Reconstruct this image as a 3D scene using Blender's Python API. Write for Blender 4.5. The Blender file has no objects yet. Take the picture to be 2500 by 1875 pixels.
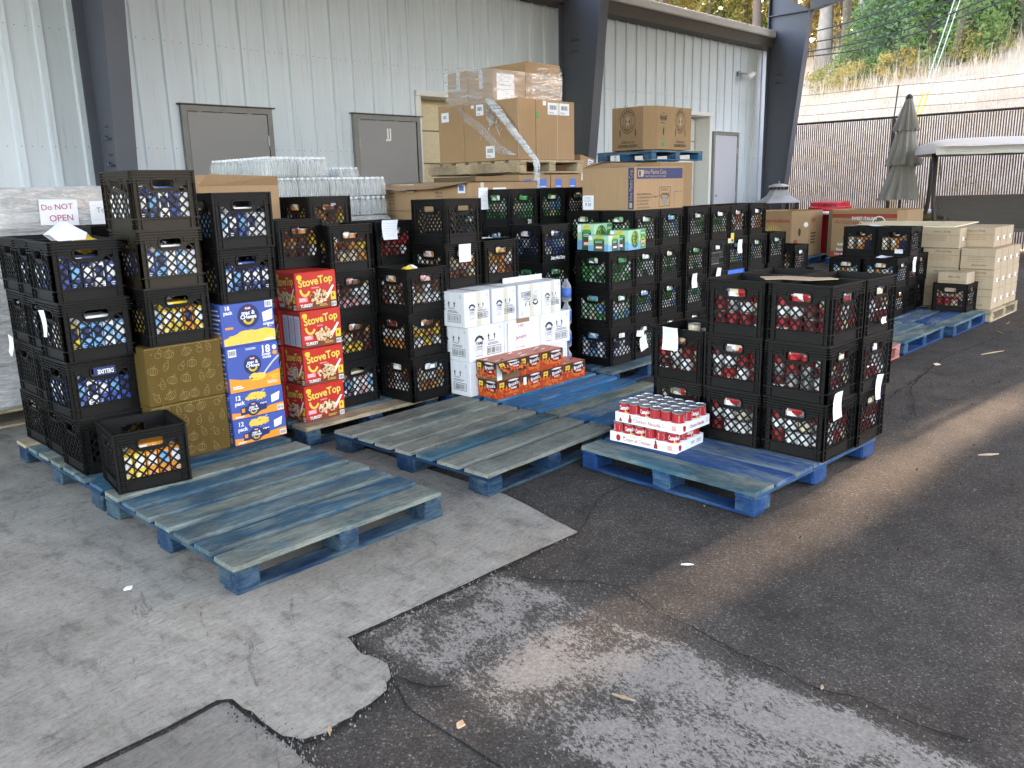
import bpy, math, random
import numpy as np
from mathutils import Vector, Matrix
from mathutils.geometry import tessellate_polygon
random.seed(7); RNG = np.random.default_rng(7)
R = math.radians
SC = bpy.context.scene
COL = SC.collection

# ------------------------------------------------------------------ camera, sky, sun, exposure
cam_d = bpy.data.cameras.new('camera'); cam = bpy.data.objects.new('camera', cam_d); COL.objects.link(cam)
def cam_setup():
    pitch, roll, head, h = 0.231168, -0.024763, R(46.0), 1.448
    def w(v):  # camera-aligned plan axes -> world axes (X along the wall, Y towards it)
        c, s = math.cos(head), math.sin(head)
        return Vector((c*v[0]+s*v[1], -s*v[0]+c*v[1], v[2]))
    cp, sp, cr, sr = math.cos(pitch), math.sin(pitch), math.cos(roll), math.sin(roll)
    fw, up, rt = Vector((0, cp, -sp)), Vector((0, sp, cp)), Vector((1, 0, 0))
    r2, u2 = rt*cr+up*sr, up*cr-rt*sr
    r2, u2, fw = w(r2), w(u2), w(fw)
    m = Matrix((r2, u2, -fw)).transposed().to_4x4(); m.translation = Vector((0, 0, h))
    cam.matrix_world = m
cam_setup()
cam_d.sensor_width = 36; cam_d.lens = 29.29; cam_d.clip_start = .05; cam_d.clip_end = 600
SC.camera = cam
SUN_AZ, SUN_EL = R(-4.0), R(13.5)          # azimuth measured from +X towards +Y
wd = bpy.data.worlds.new('World'); SC.world = wd; wd.use_nodes = True
nt = wd.node_tree; sky = nt.nodes.new('ShaderNodeTexSky'); sky.sky_type = 'NISHITA'; sky.sun_disc = False
sky.sun_elevation = SUN_EL; sky.sun_rotation = R(90)-SUN_AZ; sky.air_density = 1.0; sky.dust_density = 3.0; sky.ozone_density = .6
bg = nt.nodes['Background']; nt.links.new(sky.outputs[0], bg.inputs[0]); bg.inputs[1].default_value = 0.15
sl = bpy.data.lights.new('sun', 'SUN'); sl.energy = 2.0; sl.angle = R(.55); sl.color = (1, .80, .58)
sun = bpy.data.objects.new('sun', sl); COL.objects.link(sun); sun.location = (30, -3, 20)
sun.rotation_euler = Vector((math.cos(SUN_AZ)*math.cos(SUN_EL), math.sin(SUN_AZ)*math.cos(SUN_EL), math.sin(SUN_EL))).to_track_quat('Z', 'Y').to_euler()
vs = SC.view_settings; vs.view_transform = 'Standard'; vs.look = 'None'; vs.gamma = 1; vs.use_curve_mapping = False; vs.exposure = 3.92
vs.use_white_balance = True; vs.white_balance_temperature = 7200; vs.white_balance_tint = 23
SC.render.engine = 'CYCLES'
cy = SC.cycles; cy.use_denoising = True; cy.max_bounces = 9; cy.diffuse_bounces = 4; cy.glossy_bounces = 3; cy.transmission_bounces = 8; cy.transparent_max_bounces = 10
cy.caustics_reflective = False; cy.caustics_refractive = False; cy.sample_clamp_indirect = 6

# ------------------------------------------------------------------ materials
MATS = {}
def nodes(name):
    m = bpy.data.materials.new(name); m.use_nodes = True; t = m.node_tree
    return m, t, t.nodes['Principled BSDF'], t.nodes.new, t.links.new
def mixc(t, fac, a, b, mode='MIX'):
    n = t.nodes.new('ShaderNodeMix'); n.data_type = 'RGBA'; n.blend_type = mode
    for i, x in ((0, fac), (6, a), (7, b)):
        if hasattr(x, 'default_value') or hasattr(x, 'is_linked'): t.links.new(x, n.inputs[i])
        elif i == 0: n.inputs[0].default_value = x
        else: n.inputs[i].default_value = (*x, 1)
    return n.outputs[2]
def tex(t, kind, coord, scale=5., stretch=None, detail=4., rough=.6, out=0, feature=None, dist=0.):
    mp = t.nodes.new('ShaderNodeMapping'); t.links.new(coord, mp.inputs[0])
    if stretch: mp.inputs['Scale'].default_value = stretch
    n = t.nodes.new('ShaderNodeTex'+kind); t.links.new(mp.outputs[0], n.inputs['Vector']); n.inputs['Scale'].default_value = scale
    if kind == 'Noise': n.inputs['Detail'].default_value = detail; n.inputs['Roughness'].default_value = rough; n.inputs['Distortion'].default_value = dist
    if feature: n.feature = feature
    return n.outputs[out]
def ramp(t, fac, stops):
    n = t.nodes.new('ShaderNodeValToRGB'); t.links.new(fac, n.inputs[0]); e = n.color_ramp.elements
    e[0].position, e[1].position = stops[0][0], stops[-1][0]
    c = lambda v: (v, v, v, 1) if not hasattr(v, '__len__') else (*v, 1)
    e[0].color, e[1].color = c(stops[0][1]), c(stops[-1][1])
    for p, v in stops[1:-1]:
        x = e.new(p); x.color = c(v)
    return n.outputs[0]
def bump(t, b, hgt, strength, dist=.01):
    n = t.nodes.new('ShaderNodeBump'); n.inputs['Strength'].default_value = strength; n.inputs['Distance'].default_value = dist
    t.links.new(hgt, n.inputs['Height']); t.links.new(n.outputs[0], b.inputs['Normal'])
def coord(t, k='Object'): return t.nodes.new('ShaderNodeTexCoord').outputs[k]
def worldpos(t): return t.nodes.new('ShaderNodeNewGeometry').outputs['Position']
def rnd(t): return t.nodes.new('ShaderNodeObjectInfo').outputs['Random']
def flat(name, col, rough=.55, metal=0., var=0., scale=30., spec=.4, bmp=0.):
    if name in MATS: return MATS[name]
    m, t, b, N, L = nodes(name)
    b.inputs['Base Color'].default_value = (*col, 1); b.inputs['Roughness'].default_value = rough; b.inputs['Metallic'].default_value = metal; b.inputs['Specular IOR Level'].default_value = spec
    if var:
        n = tex(t, 'Noise', worldpos(t), scale)
        L(mixc(t, n, [c*(1-var) for c in col], [min(1, c*(1+var)) for c in col]), b.inputs['Base Color'])
        if bmp: bump(t, b, n, bmp)
    MATS[name] = m; return m
def wood(name, paint, bare, cover, dark=.5):
    m, t, b, N, L = nodes(name); c = coord(t); o = rnd(t)
    add = N('ShaderNodeVectorMath'); add.operation = 'ADD'; L(c, add.inputs[0])
    cmb = N('ShaderNodeCombineXYZ'); mu = N('ShaderNodeMath'); mu.operation = 'MULTIPLY'; mu.inputs[1].default_value = 31.; L(o, mu.inputs[0]); L(mu.outputs[0], cmb.inputs[0]); L(mu.outputs[0], cmb.inputs[1]); L(cmb.outputs[0], add.inputs[1])
    v = add.outputs[0]
    grain = tex(t, 'Noise', v, 14., (.6, 9, 9), 6, .7)
    wear = tex(t, 'Noise', v, 3.2, (.7, 2.2, 2.2), 7, .68, dist=.4)
    fine = tex(t, 'Noise', v, 40., (.35, 3, 3), 4, .7)
    sh = N('ShaderNodeMath'); sh.operation = 'MULTIPLY_ADD'; L(o, sh.inputs[0]); sh.inputs[1].default_value = .16; L(wear, sh.inputs[2])
    mx = N('ShaderNodeMath'); mx.operation = 'MULTIPLY_ADD'; L(fine, mx.inputs[0]); mx.inputs[1].default_value = .30; L(sh.outputs[0], mx.inputs[2])
    fac = ramp(t, mx.outputs[0], [(cover-.10, 0), (cover+.10, 1)])
    g2 = ramp(t, grain, [(.32, [x*dark*.6 for x in bare]), (.45, [x*.85 for x in bare]), (.68, [x*1.15 for x in bare])])
    p2 = mixc(t, grain, [x*.62 for x in paint], [min(1, x*1.35) for x in paint])
    colr = mixc(t, fac, p2, g2)
    stn = ramp(t, tex(t, 'Noise', v, 2., (1, 1, 1), 5, .7), [(.30, .40), (.55, 1)]); sp_ = ramp(t, tex(t, 'Noise', v, 60., (.25, 1.5, 1.5), 3, .7), [(.30, .35), (.40, 1.)]); stn = mixc(t, 1., stn, sp_, 'MULTIPLY')
    L(mixc(t, 1., colr, stn, 'MULTIPLY'), b.inputs['Base Color']); b.inputs['Roughness'].default_value = .82; b.inputs['Specular IOR Level'].default_value = .25
    bump(t, b, grain, .55, .004); MATS[name] = m; return m
def leafmat(name, cols, trans=.35):
    m, t, b, N, L = nodes(name)
    n = tex(t, 'Noise', worldpos(t), 1.1, None, 3)
    n2 = tex(t, 'Noise', worldpos(t), 9., None, 2)
    a = N('ShaderNodeMath'); a.operation = 'MULTIPLY_ADD'; L(n2, a.inputs[0]); a.inputs[1].default_value = .5; L(n, a.inputs[2])
    L(ramp(t, a.outputs[0], [(.45+.6*i/(len(cols)-1), c) for i, c in enumerate(cols)]), b.inputs['Base Color'])
    b.inputs['Roughness'].default_value = .7; b.inputs['Specular IOR Level'].default_value = .2
    tr = N('ShaderNodeBsdfTranslucent'); L(b.inputs['Base Color'].links[0].from_socket, tr.inputs[0])
    mx = N('ShaderNodeMixShader'); mx.inputs[0].default_value = trans; out = t.nodes['Material Output']
    L(b.outputs[0], mx.inputs[1]); L(tr.outputs[0], mx.inputs[2]); L(mx.outputs[0], out.inputs[0]); MATS[name] = m; return m

def build_materials():
    # asphalt
    def tarmac(t, N, L, p):
        n1 = tex(t, 'Noise', p, .55, None, 5, .6); nm = tex(t, 'Noise', p, 5., None, 6, .7)
        vo = N('ShaderNodeTexVoronoi'); vo.inputs['Scale'].default_value = 190.; L(p, vo.inputs['Vector'])
        base = ramp(t, n1, [(.28, (.038, .0355, .0325)), (.5, (.060, .055, .0490)), (.72, (.092, .082, .070))])
        sp = ramp(t, vo.outputs['Color'], [(.0, .45), (.55, .85), (.80, 1.3), (.95, 3.2)])
        c = mixc(t, 1., base, sp, 'MULTIPLY'); c = mixc(t, 1., c, ramp(t, nm, [(.3, .65), (.5, 1.), (.75, 1.35)]), 'MULTIPLY')
        return mixc(t, 1., c, ramp(t, tex(t, 'Noise', p, 1.1, (.5, 1, 1), 4), [(.45, (1, 1, 1)), (.75, (1.25, 1.12, .98))]), 'MULTIPLY')
    m, t, b, N, L = nodes('asphalt'); p = worldpos(t)
    L(tarmac(t, N, L, p), b.inputs['Base Color']); b.inputs['Roughness'].default_value = .9; b.inputs['Specular IOR Level'].default_value = .25
    bump(t, b, tex(t, 'Noise', p, 70., None, 3, .7), .5, .006); MATS['asphalt'] = m
    # smooth tar seam
    flat('tar', (.030, .0285, .027), .85, 0, .4, 60., .25, .4)
    flat('crack', (.012, .011, .010), .95)
    # concrete
    def conc(name, lo, mid, hi):
        m, t, b, N, L = nodes(name); p = worldpos(t)
        n1 = tex(t, 'Noise', p, 1.3, None, 7, .65, dist=.3); n2 = tex(t, 'Noise', p, 9., (1, .45, 1), 5, .75); n3 = tex(t, 'Noise', p, 75., None, 3, .7)
        rot = N('ShaderNodeMapping'); rot.inputs['Rotation'].default_value = (0, 0, R(24)); L(p, rot.inputs[0])
        sc = tex(t, 'Noise', rot.outputs[0], 6., (2.6, .5, 1), 6, .8, dist=.6)
        c = ramp(t, n1, [(.30, lo), (.5, mid), (.7, hi)])
        c = mixc(t, 1., c, ramp(t, n2, [(.3, .55), (.47, .98), (.75, 1.15)]), 'MULTIPLY')
        c = mixc(t, 1., c, ramp(t, sc, [(.31, .45), (.40, 1.)]), 'MULTIPLY')
        rot2 = N('ShaderNodeMapping'); rot2.inputs['Rotation'].default_value = (0, 0, R(-8)); L(p, rot2.inputs[0])
        s2 = tex(t, 'Noise', rot2.outputs[0], 30., (.35, 2.2, 1), 5, .75, dist=.8); s3 = tex(t, 'Noise', rot2.outputs[0], 16., (.8, 2.6, 1), 6, .8, dist=1.)
        c = mixc(t, 1., c, ramp(t, s2, [(.30, .50), (.42, .92), (.62, 1.06), (.78, 1.25)]), 'MULTIPLY'); c = mixc(t, 1., c, ramp(t, s3, [(.28, .55), (.42, 1.), (.7, 1.06)]), 'MULTIPLY')
        c = mixc(t, 1., c, ramp(t, n3, [(.25, .72), (.5, 1.), (.8, 1.15)]), 'MULTIPLY')
        wm = ramp(t, tex(t, 'Noise', p, .8, None, 3), [(.5, (1, 1, 1)), (.75, (1.08, 1., .9))])
        L(mixc(t, 1., c, wm, 'MULTIPLY'), b.inputs['Base Color']); b.inputs['Roughness'].default_value = .85; b.inputs['Specular IOR Level'].default_value = .3
        bump(t, b, n3, .25, .004); MATS[name] = m
    conc('concrete', (.215, .200, .168), (.295, .275, .236), (.37, .347, .300))
    conc('concrete_dark', (.14, .131, .113), (.20, .187, .162), (.26, .244, .213))
    # worn patch: remains of pale screed over asphalt, thinning out towards its edges
    m, t, b, N, L = nodes('worn_patch'); p = worldpos(t)
    def mth(op, a, c, d=None):
        n = N('ShaderNodeMath'); n.operation = op
        for k, v in enumerate((a, c, d)):
            if v is None: continue
            if hasattr(v, 'is_linked'): L(v, n.inputs[k])
            else: n.inputs[k].default_value = v
        return n.outputs[0]
    rot = N('ShaderNodeMapping'); rot.inputs['Rotation'].default_value = (0, 0, R(20)); L(p, rot.inputs[0])
    n1 = tex(t, 'Noise', rot.outputs[0], 75., (1.3, .7, 1), 5, .75, dist=.6); n2 = tex(t, 'Noise', p, 4.2, None, 6, .68, dist=.5)
    sep = N('ShaderNodeSeparateXYZ'); L(p, sep.inputs[0]); X_, Y_ = sep.outputs[0], sep.outputs[1]
    e = mth('MINIMUM', mth('SUBTRACT', X_, 1.40), mth('SUBTRACT', 2.15, X_)); e = mth('MINIMUM', e, mth('MULTIPLY_ADD', Y_, -1., 2.23)); e = ramp(t, mth('MULTIPLY', e, 6.), [(.0, 0), (.5, 1)])
    v = mth('MULTIPLY_ADD', n2, .9, n1); v = mth('ADD', v, -.03); v = mth('ADD', v, mth('MULTIPLY_ADD', Y_, -.055, .07)); v = mth('ADD', v, mth('MULTIPLY_ADD', e, .30, -.30))
    pale = ramp(t, tex(t, 'Noise', p, 90., None, 3), [(.3, (.19, .178, .158)), (.7, (.31, .29, .26))])
    mid = mixc(t, .35, tarmac(t, N, L, p), (.12, .112, .10))
    c = mixc(t, ramp(t, v, [(.72, 0), (.84, 1)]), tarmac(t, N, L, p), mid); c = mixc(t, ramp(t, v, [(.855, 0), (.925, 1)]), c, pale)
    L(c, b.inputs['Base Color']); b.inputs['Roughness'].default_value = .9; b.inputs['Specular IOR Level'].default_value = .25; bump(t, b, n1, .5, .006); MATS['worn_patch'] = m
    # painted ribbed steel
    m, t, b, N, L = nodes('wall_steel'); p = worldpos(t)
    n1 = tex(t, 'Noise', p, 5., (2.2, 1, .12), 5, .6); n2 = tex(t, 'Noise', p, .5, None, 3)
    c = mixc(t, n1, (.61, .70, .785), (.735, .82, .895)); c = mixc(t, 1., c, ramp(t, n2, [(.3, .90), (.7, 1.0)]), 'MULTIPLY'); c = mixc(t, 1., c, ramp(t, tex(t, 'Noise', p, 16., (1.5, 1, .05), 5, .7), [(.32, .78), (.45, 1.)]), 'MULTIPLY')
    L(c, b.inputs['Base Color']); b.inputs['Roughness'].default_value = .42; b.inputs['Specular IOR Level'].default_value = .45; MATS['wall_steel'] = m
    flat('white_trim', (.74, .75, .74), .45, 0, .05, 6.)
    flat('brown_trim', (.10, .085, .07), .6, 0, .15, 5.)
    flat('grey_door', (.30, .30, .305), .5, 0, .05, 3.); flat('pale_door', (.52, .54, .60), .5, 0, .04, 3.)
    flat('door_frame', (.24, .24, .235), .55, 0, .2, 9.)
    flat('steel_post', (.082, .094, .122), .5, 0, .16, 2.2, .5); flat('rust', (.10, .045, .025), .85, 0, .3, 60.)
    flat('galv', (.42, .43, .44), .4, .7, .1, 12.); flat('interior_dark', (.02, .02, .022), .5)
    # pallets
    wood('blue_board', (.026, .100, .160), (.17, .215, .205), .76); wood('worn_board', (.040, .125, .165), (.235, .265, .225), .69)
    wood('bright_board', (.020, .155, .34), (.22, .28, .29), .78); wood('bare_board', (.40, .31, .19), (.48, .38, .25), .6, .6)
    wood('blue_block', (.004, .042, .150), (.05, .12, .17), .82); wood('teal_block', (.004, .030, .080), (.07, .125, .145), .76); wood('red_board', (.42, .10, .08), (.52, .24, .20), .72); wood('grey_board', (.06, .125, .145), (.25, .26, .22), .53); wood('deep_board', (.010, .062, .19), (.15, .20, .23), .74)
    # crates
    m, t, b, N, L = nodes('crate_plastic'); p = worldpos(t)
    n1 = tex(t, 'Noise', p, 3., None, 4); n2 = tex(t, 'Noise', p, 50., None, 3)
    o_ = rnd(t); c = mixc(t, n1, (.0045, .0045, .0045), (.009, .0088, .0082)); c = mixc(t, 1., c, ramp(t, o_, [(0., .7), (.8, 1.15), (1., 2.2)]), 'MULTIPLY'); n3 = tex(t, 'Noise', p, 14., (.25, .25, 1.), 6, .75, dist=1.); c = mixc(t, ramp(t, n3, [(.60, 0), (.80, .16)]), c, (.075, .072, .068)); c = mixc(t, ramp(t, n2, [(.62, 0), (.9, .10)]), c, (.07, .065, .06))
    L(c, b.inputs['Base Color']); b.inputs['Roughness'].default_value = .50; b.inputs['Specular IOR Level'].default_value = .22; MATS['crate_plastic'] = m
    flat('crate_brown', (.022, .016, .009), .5, 0, .25, 12., .3)
    flat('crate_blue', (.07, .22, .72), .45)
    # cardboard
    def card(name, lo, hi):
        m, t, b, N, L = nodes(name); c0 = coord(t)
        n1 = tex(t, 'Noise', worldpos(t), 2.2, None, 5, .6); n2 = tex(t, 'Noise', c0, 90., (1, 1, .04), 2); n3 = tex(t, 'Noise', c0, 130., None, 2)
        c = mixc(t, n1, lo, hi); c = mixc(t, 1., c, ramp(t, n2, [(.3, .93), (.7, 1.04)]), 'MULTIPLY'); c = mixc(t, 1., c, ramp(t, n3, [(.3, .95), (.7, 1.04)]), 'MULTIPLY')
        L(c, b.inputs['Base Color']); b.inputs['Roughness'].default_value = .8; b.inputs['Specular IOR Level'].default_value = .2; bump(t, b, n2, .12, .002); MATS[name] = m
    card('cardboard', (.33, .205, .11), (.43, .285, .165)); card('cardboard_light', (.42, .32, .215), (.50, .39, .27)); card('cardboard_dark', (.15, .095, .055), (.21, .14, .085))
    card('carton_white', (.66, .69, .73), (.76, .78, .80)); card('carton_gold', (.090, .056, .012), (.122, .078, .018))
    flat('gold_line', (.25, .175, .06), .5)
    flat('ink', (.03, .03, .035), .7); flat('ink_soft', (.22, .21, .21), .7); flat('ink_brown', (.07, .05, .035), .8)
    flat('paper', (.78, .81, .86), .7, 0, .03, 20.); flat('pure_white', (.85, .86, .86), .6); flat('tape', (.62, .60, .50), .25, 0, .05, 40.); flat('kraft_tape', (.30, .19, .10), .4)
    flat('navy', (.018, .030, .11), .5); flat('mac_blue', (.050, .095, .36), .42, 0, .10, 4.); flat('mac_orange', (.80, .30, .035), .45, 0, .08, 9.); flat('pasta', (.95, .56, .10), .5, 0, .15, 45.)
    flat('stove_red', (.52, .030, .020), .42, 0, .10, 5.); flat('stove_dark', (.16, .045, .022), .5); flat('stove_yellow', (.86, .56, .09), .5); flat('stuffing', (.66, .47, .24), .6, 0, .45, 60.)
    flat('yellow', (.80, .55, .04), .5); flat('pink_tag', (.70, .22, .25), .5); flat('red', (.42, .018, .022), .42, 0, .15, 25.); flat('deep_red', (.30, .02, .02), .5)
    flat('yam_dark', (.045, .016, .010), .5); flat('yam_orange', (.66, .15, .018), .5, 0, .45, 55.); flat('yam_red', (.46, .06, .012), .5, 0, .4, 45.); flat('yam_top', (.52, .17, .10), .5, 0, .35, 40.)
    flat('green', (.035, .30, .075), .45, 0, .3, 30.); flat('dark_green', (.02, .12, .045), .5, 0, .3, 30.); flat('mint', (.36, .62, .42), .5, 0, .25, 30.); flat('bean', (.36, .42, .05), .5, 0, .3, 40.); flat('sky_blue', (.16, .42, .72), .45, 0, .2, 30.)
    flat('cream', (.72, .62, .42), .55, 0, .2, 30.); flat('orange', (.66, .26, .06), .5, 0, .25, 30.); flat('brown', (.17, .06, .03), .55, 0, .35, 30.); flat('maroon', (.14, .02, .02), .5, 0, .3, 30.)
    flat('tin', (.58, .59, .60), .28, .9, .08, 30.); flat('pale_pink', (.70, .38, .38), .5, 0, .35, 120.); flat('handwriting', (.42, .05, .12), .7)
    flat('olive_print', (.028, .032, .012), .7); flat('red_print', (.36, .06, .035), .7); flat('blue_label', (.07, .17, .52), .6)
    flat('bin_red', (.62, .018, .035), .4); flat('umbrella_cloth', (.27, .26, .235), .85, 0, .12, 14.); flat('swing_cloth', (.60, .57, .52), .85, 0, .08, 6.); flat('bronze', (.045, .035, .028), .55); flat('wicker', (.075, .062, .052), .7, 0, .3, 60.)
    flat('fire_grey', (.42, .43, .45), .5, .3, .1, 8.); flat('slat', (.115, .085, .068), .6, 0, .2, 8.); flat('gravel', (.48, .45, .41), .9, 0, .3, 60.); flat('vine', (.16, .12, .06), .9, 0, .5, 30.)
    flat('nail', (.10, .09, .08), .6); flat('straw', (.50, .36, .22), .9, 0, .3, 3.); flat('soil', (.56, .45, .35), .95, 0, .3, 2.); flat('bark', (.18, .135, .105), .9, 0, .4, 6.); flat('pale_bark', (.34, .29, .24), .9, 0, .35, 5.)
    flat('wire', (.03, .03, .035), .5); flat('guy_white', (.6, .6, .58), .5); flat('guy_yellow', (.75, .62, .08), .5); flat('roof_white', (.70, .70, .68), .5, 0, .08, 2.); flat('underside', (.55, .55, .53), .6, 0, .05, 1.)
    leafmat('leaf_green', [(.09, .16, .05), (.18, .28, .09), (.30, .38, .15)]); leafmat('leaf_dark', [(.08, .15, .07), (.15, .25, .115), (.25, .35, .18)])
    leafmat('leaf_gold', [(.40, .26, .07), (.58, .42, .13), (.52, .46, .18)], .45); leafmat('leaf_mixed', [(.16, .21, .07), (.40, .36, .12), (.56, .38, .10)], .4)
    leafmat('grass', [(.56, .42, .29), (.70, .56, .42), (.78, .66, .52)], .4)
    # water bottle
    m, t, b, N, L = nodes('bottle_clear'); b.inputs['Base Color'].default_value = (.80, .82, .82, 1); b.inputs['Roughness'].default_value = .10; b.inputs['Specular IOR Level'].default_value = .9
    tr = N('ShaderNodeBsdfTransparent'); tr.inputs[0].default_value = (.95, .97, .98, 1); lw = N('ShaderNodeLayerWeight'); lw.inputs[0].default_value = .35; mx = N('ShaderNodeMixShader')
    L(ramp(t, lw.outputs['Facing'], [(.05, .22), (.5, .50), (1., 1.)]), mx.inputs[0]); L(tr.outputs[0], mx.inputs[1]); L(b.outputs[0], mx.inputs[2]); L(mx.outputs[0], t.nodes['Material Output'].inputs[0]); MATS['bottle_clear'] = m
    flat('cap', (.80, .83, .85), .4)
    # stretch film
    def film(name, dens, tint):
        m, t, b, N, L = nodes(name); b.inputs['Base Color'].default_value = (*tint, 1); b.inputs['Roughness'].default_value = .16; b.inputs['Specular IOR Level'].default_value = .8
        n = tex(t, 'Noise', coord(t), 9., (.5, .5, 3), 6, .7, dist=1.2)
        tr = N('ShaderNodeBsdfTransparent'); mx = N('ShaderNodeMixShader'); out = t.nodes['Material Output']
        L(ramp(t, n, [(.38, dens*.25), (.72, min(1, dens*1.7))]), mx.inputs[0]); L(tr.outputs[0], mx.inputs[1]); L(b.outputs[0], mx.inputs[2]); L(mx.outputs[0], out.inputs[0])
        bump(t, b, n, .6, .02); MATS[name] = m
    film('film', .28, (.85, .87, .89)); film('film_thin', .06, (.85, .87, .9)); film('film_thick', .42, (.86, .88, .90))
    # milky wrapped load
    m, t, b, N, L = nodes('wrapped'); c0 = coord(t)
    n = tex(t, 'Noise', c0, 16., (.35, .35, 1.6), 7, .75, dist=2.5); n2 = tex(t, 'Noise', c0, 3., (1.5, 1.5, .6), 4)
    L(mixc(t, 1., ramp(t, n, [(.3, (.34, .345, .35)), (.5, (.50, .505, .51)), (.72, (.85, .86, .86))]), ramp(t, n2, [(.3, .7), (.7, 1.1)]), 'MULTIPLY'), b.inputs['Base Color']); b.inputs['Roughness'].default_value = .2; bump(t, b, n, .6, .02); MATS['wrapped'] = m
build_materials()

# ------------------------------------------------------------------ lettering (built-in font, turned into flat meshes once)
TXT = {}
def prepare_text(strings):
    obs = []
    for s in strings:
        for off in (0., .025):
            cu = bpy.data.curves.new('t', 'FONT'); cu.body = s; cu.size = 1; cu.offset = off; cu.align_x = 'CENTER'; cu.align_y = 'CENTER'; cu.resolution_u = 3; cu.fill_mode = 'FRONT'
            o = bpy.data.objects.new('t', cu); COL.objects.link(o); obs.append((s, off > 0, o))
    bpy.context.view_layer.update(); dg = bpy.context.evaluated_depsgraph_get()
    for s, bold, o in obs:
        me = o.evaluated_get(dg).to_mesh()
        v = [(a.co.x, a.co.y) for a in me.vertices]; f = [tuple(p.vertices) for p in me.polygons]
        TXT[s, bold] = (v, f, max(x for x, y in v)-min(x for x, y in v)); o.evaluated_get(dg).to_mesh_clear()
    for s, b, o in obs:
        cu = o.data; bpy.data.objects.remove(o); bpy.data.curves.remove(cu)
prepare_text(['Do NOT', 'OPEN', 'To', 'mac &', 'CHeese', '18', '12', 'pack', 'boxes', 'inside', 'original', 'flavor', 'Kraft', 'StoveTop', '6', 'TURKEY', 'YAMS', 'CUT SWEET', 'POTATOES', 'FRAGILE', "Bruce's", '4pk',
  "Campbell's", 'Chicken Noodle', 'Cream of Chicken', 'Inline Plastics Corp.', 'Good Things Come in Our Packages', '42 Canal Road, Shelton CT 06484', 'Phone: 203 924 2015', 'Fax: 203 924 0370', 'www.inlineplastics.com', "SARAH'S", 'HOMEGROWN', 'Celebrate the', 'GROWING SEASON', 'local', 'FRESH', 'IN SEASON',
  'watermelons', 'Artisan', 'RED', 'SWEET ITALIAN', 'ONIONS', 'Add', 'flavor to', 'Our All Natural', 'BRUTE', 'Betty Crocker', 'JJ', 'DELUXE', 'Dairy Maid Dairy', 'Del Monte', 'GREEN BEANS', 'Chicken', 'US', '110', 'January', '4/5 cases', 'DOUBLE', 'ITEM NO', 'QTY 100 PCS', 'N.W. 12 KGS', 'G.W. 14 KGS', 'MADE IN CHINA', 'MEAS 60X40X30', '21', 'Yams', 'Dairy', 'F 31', 'Item', 'Date'])

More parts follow.
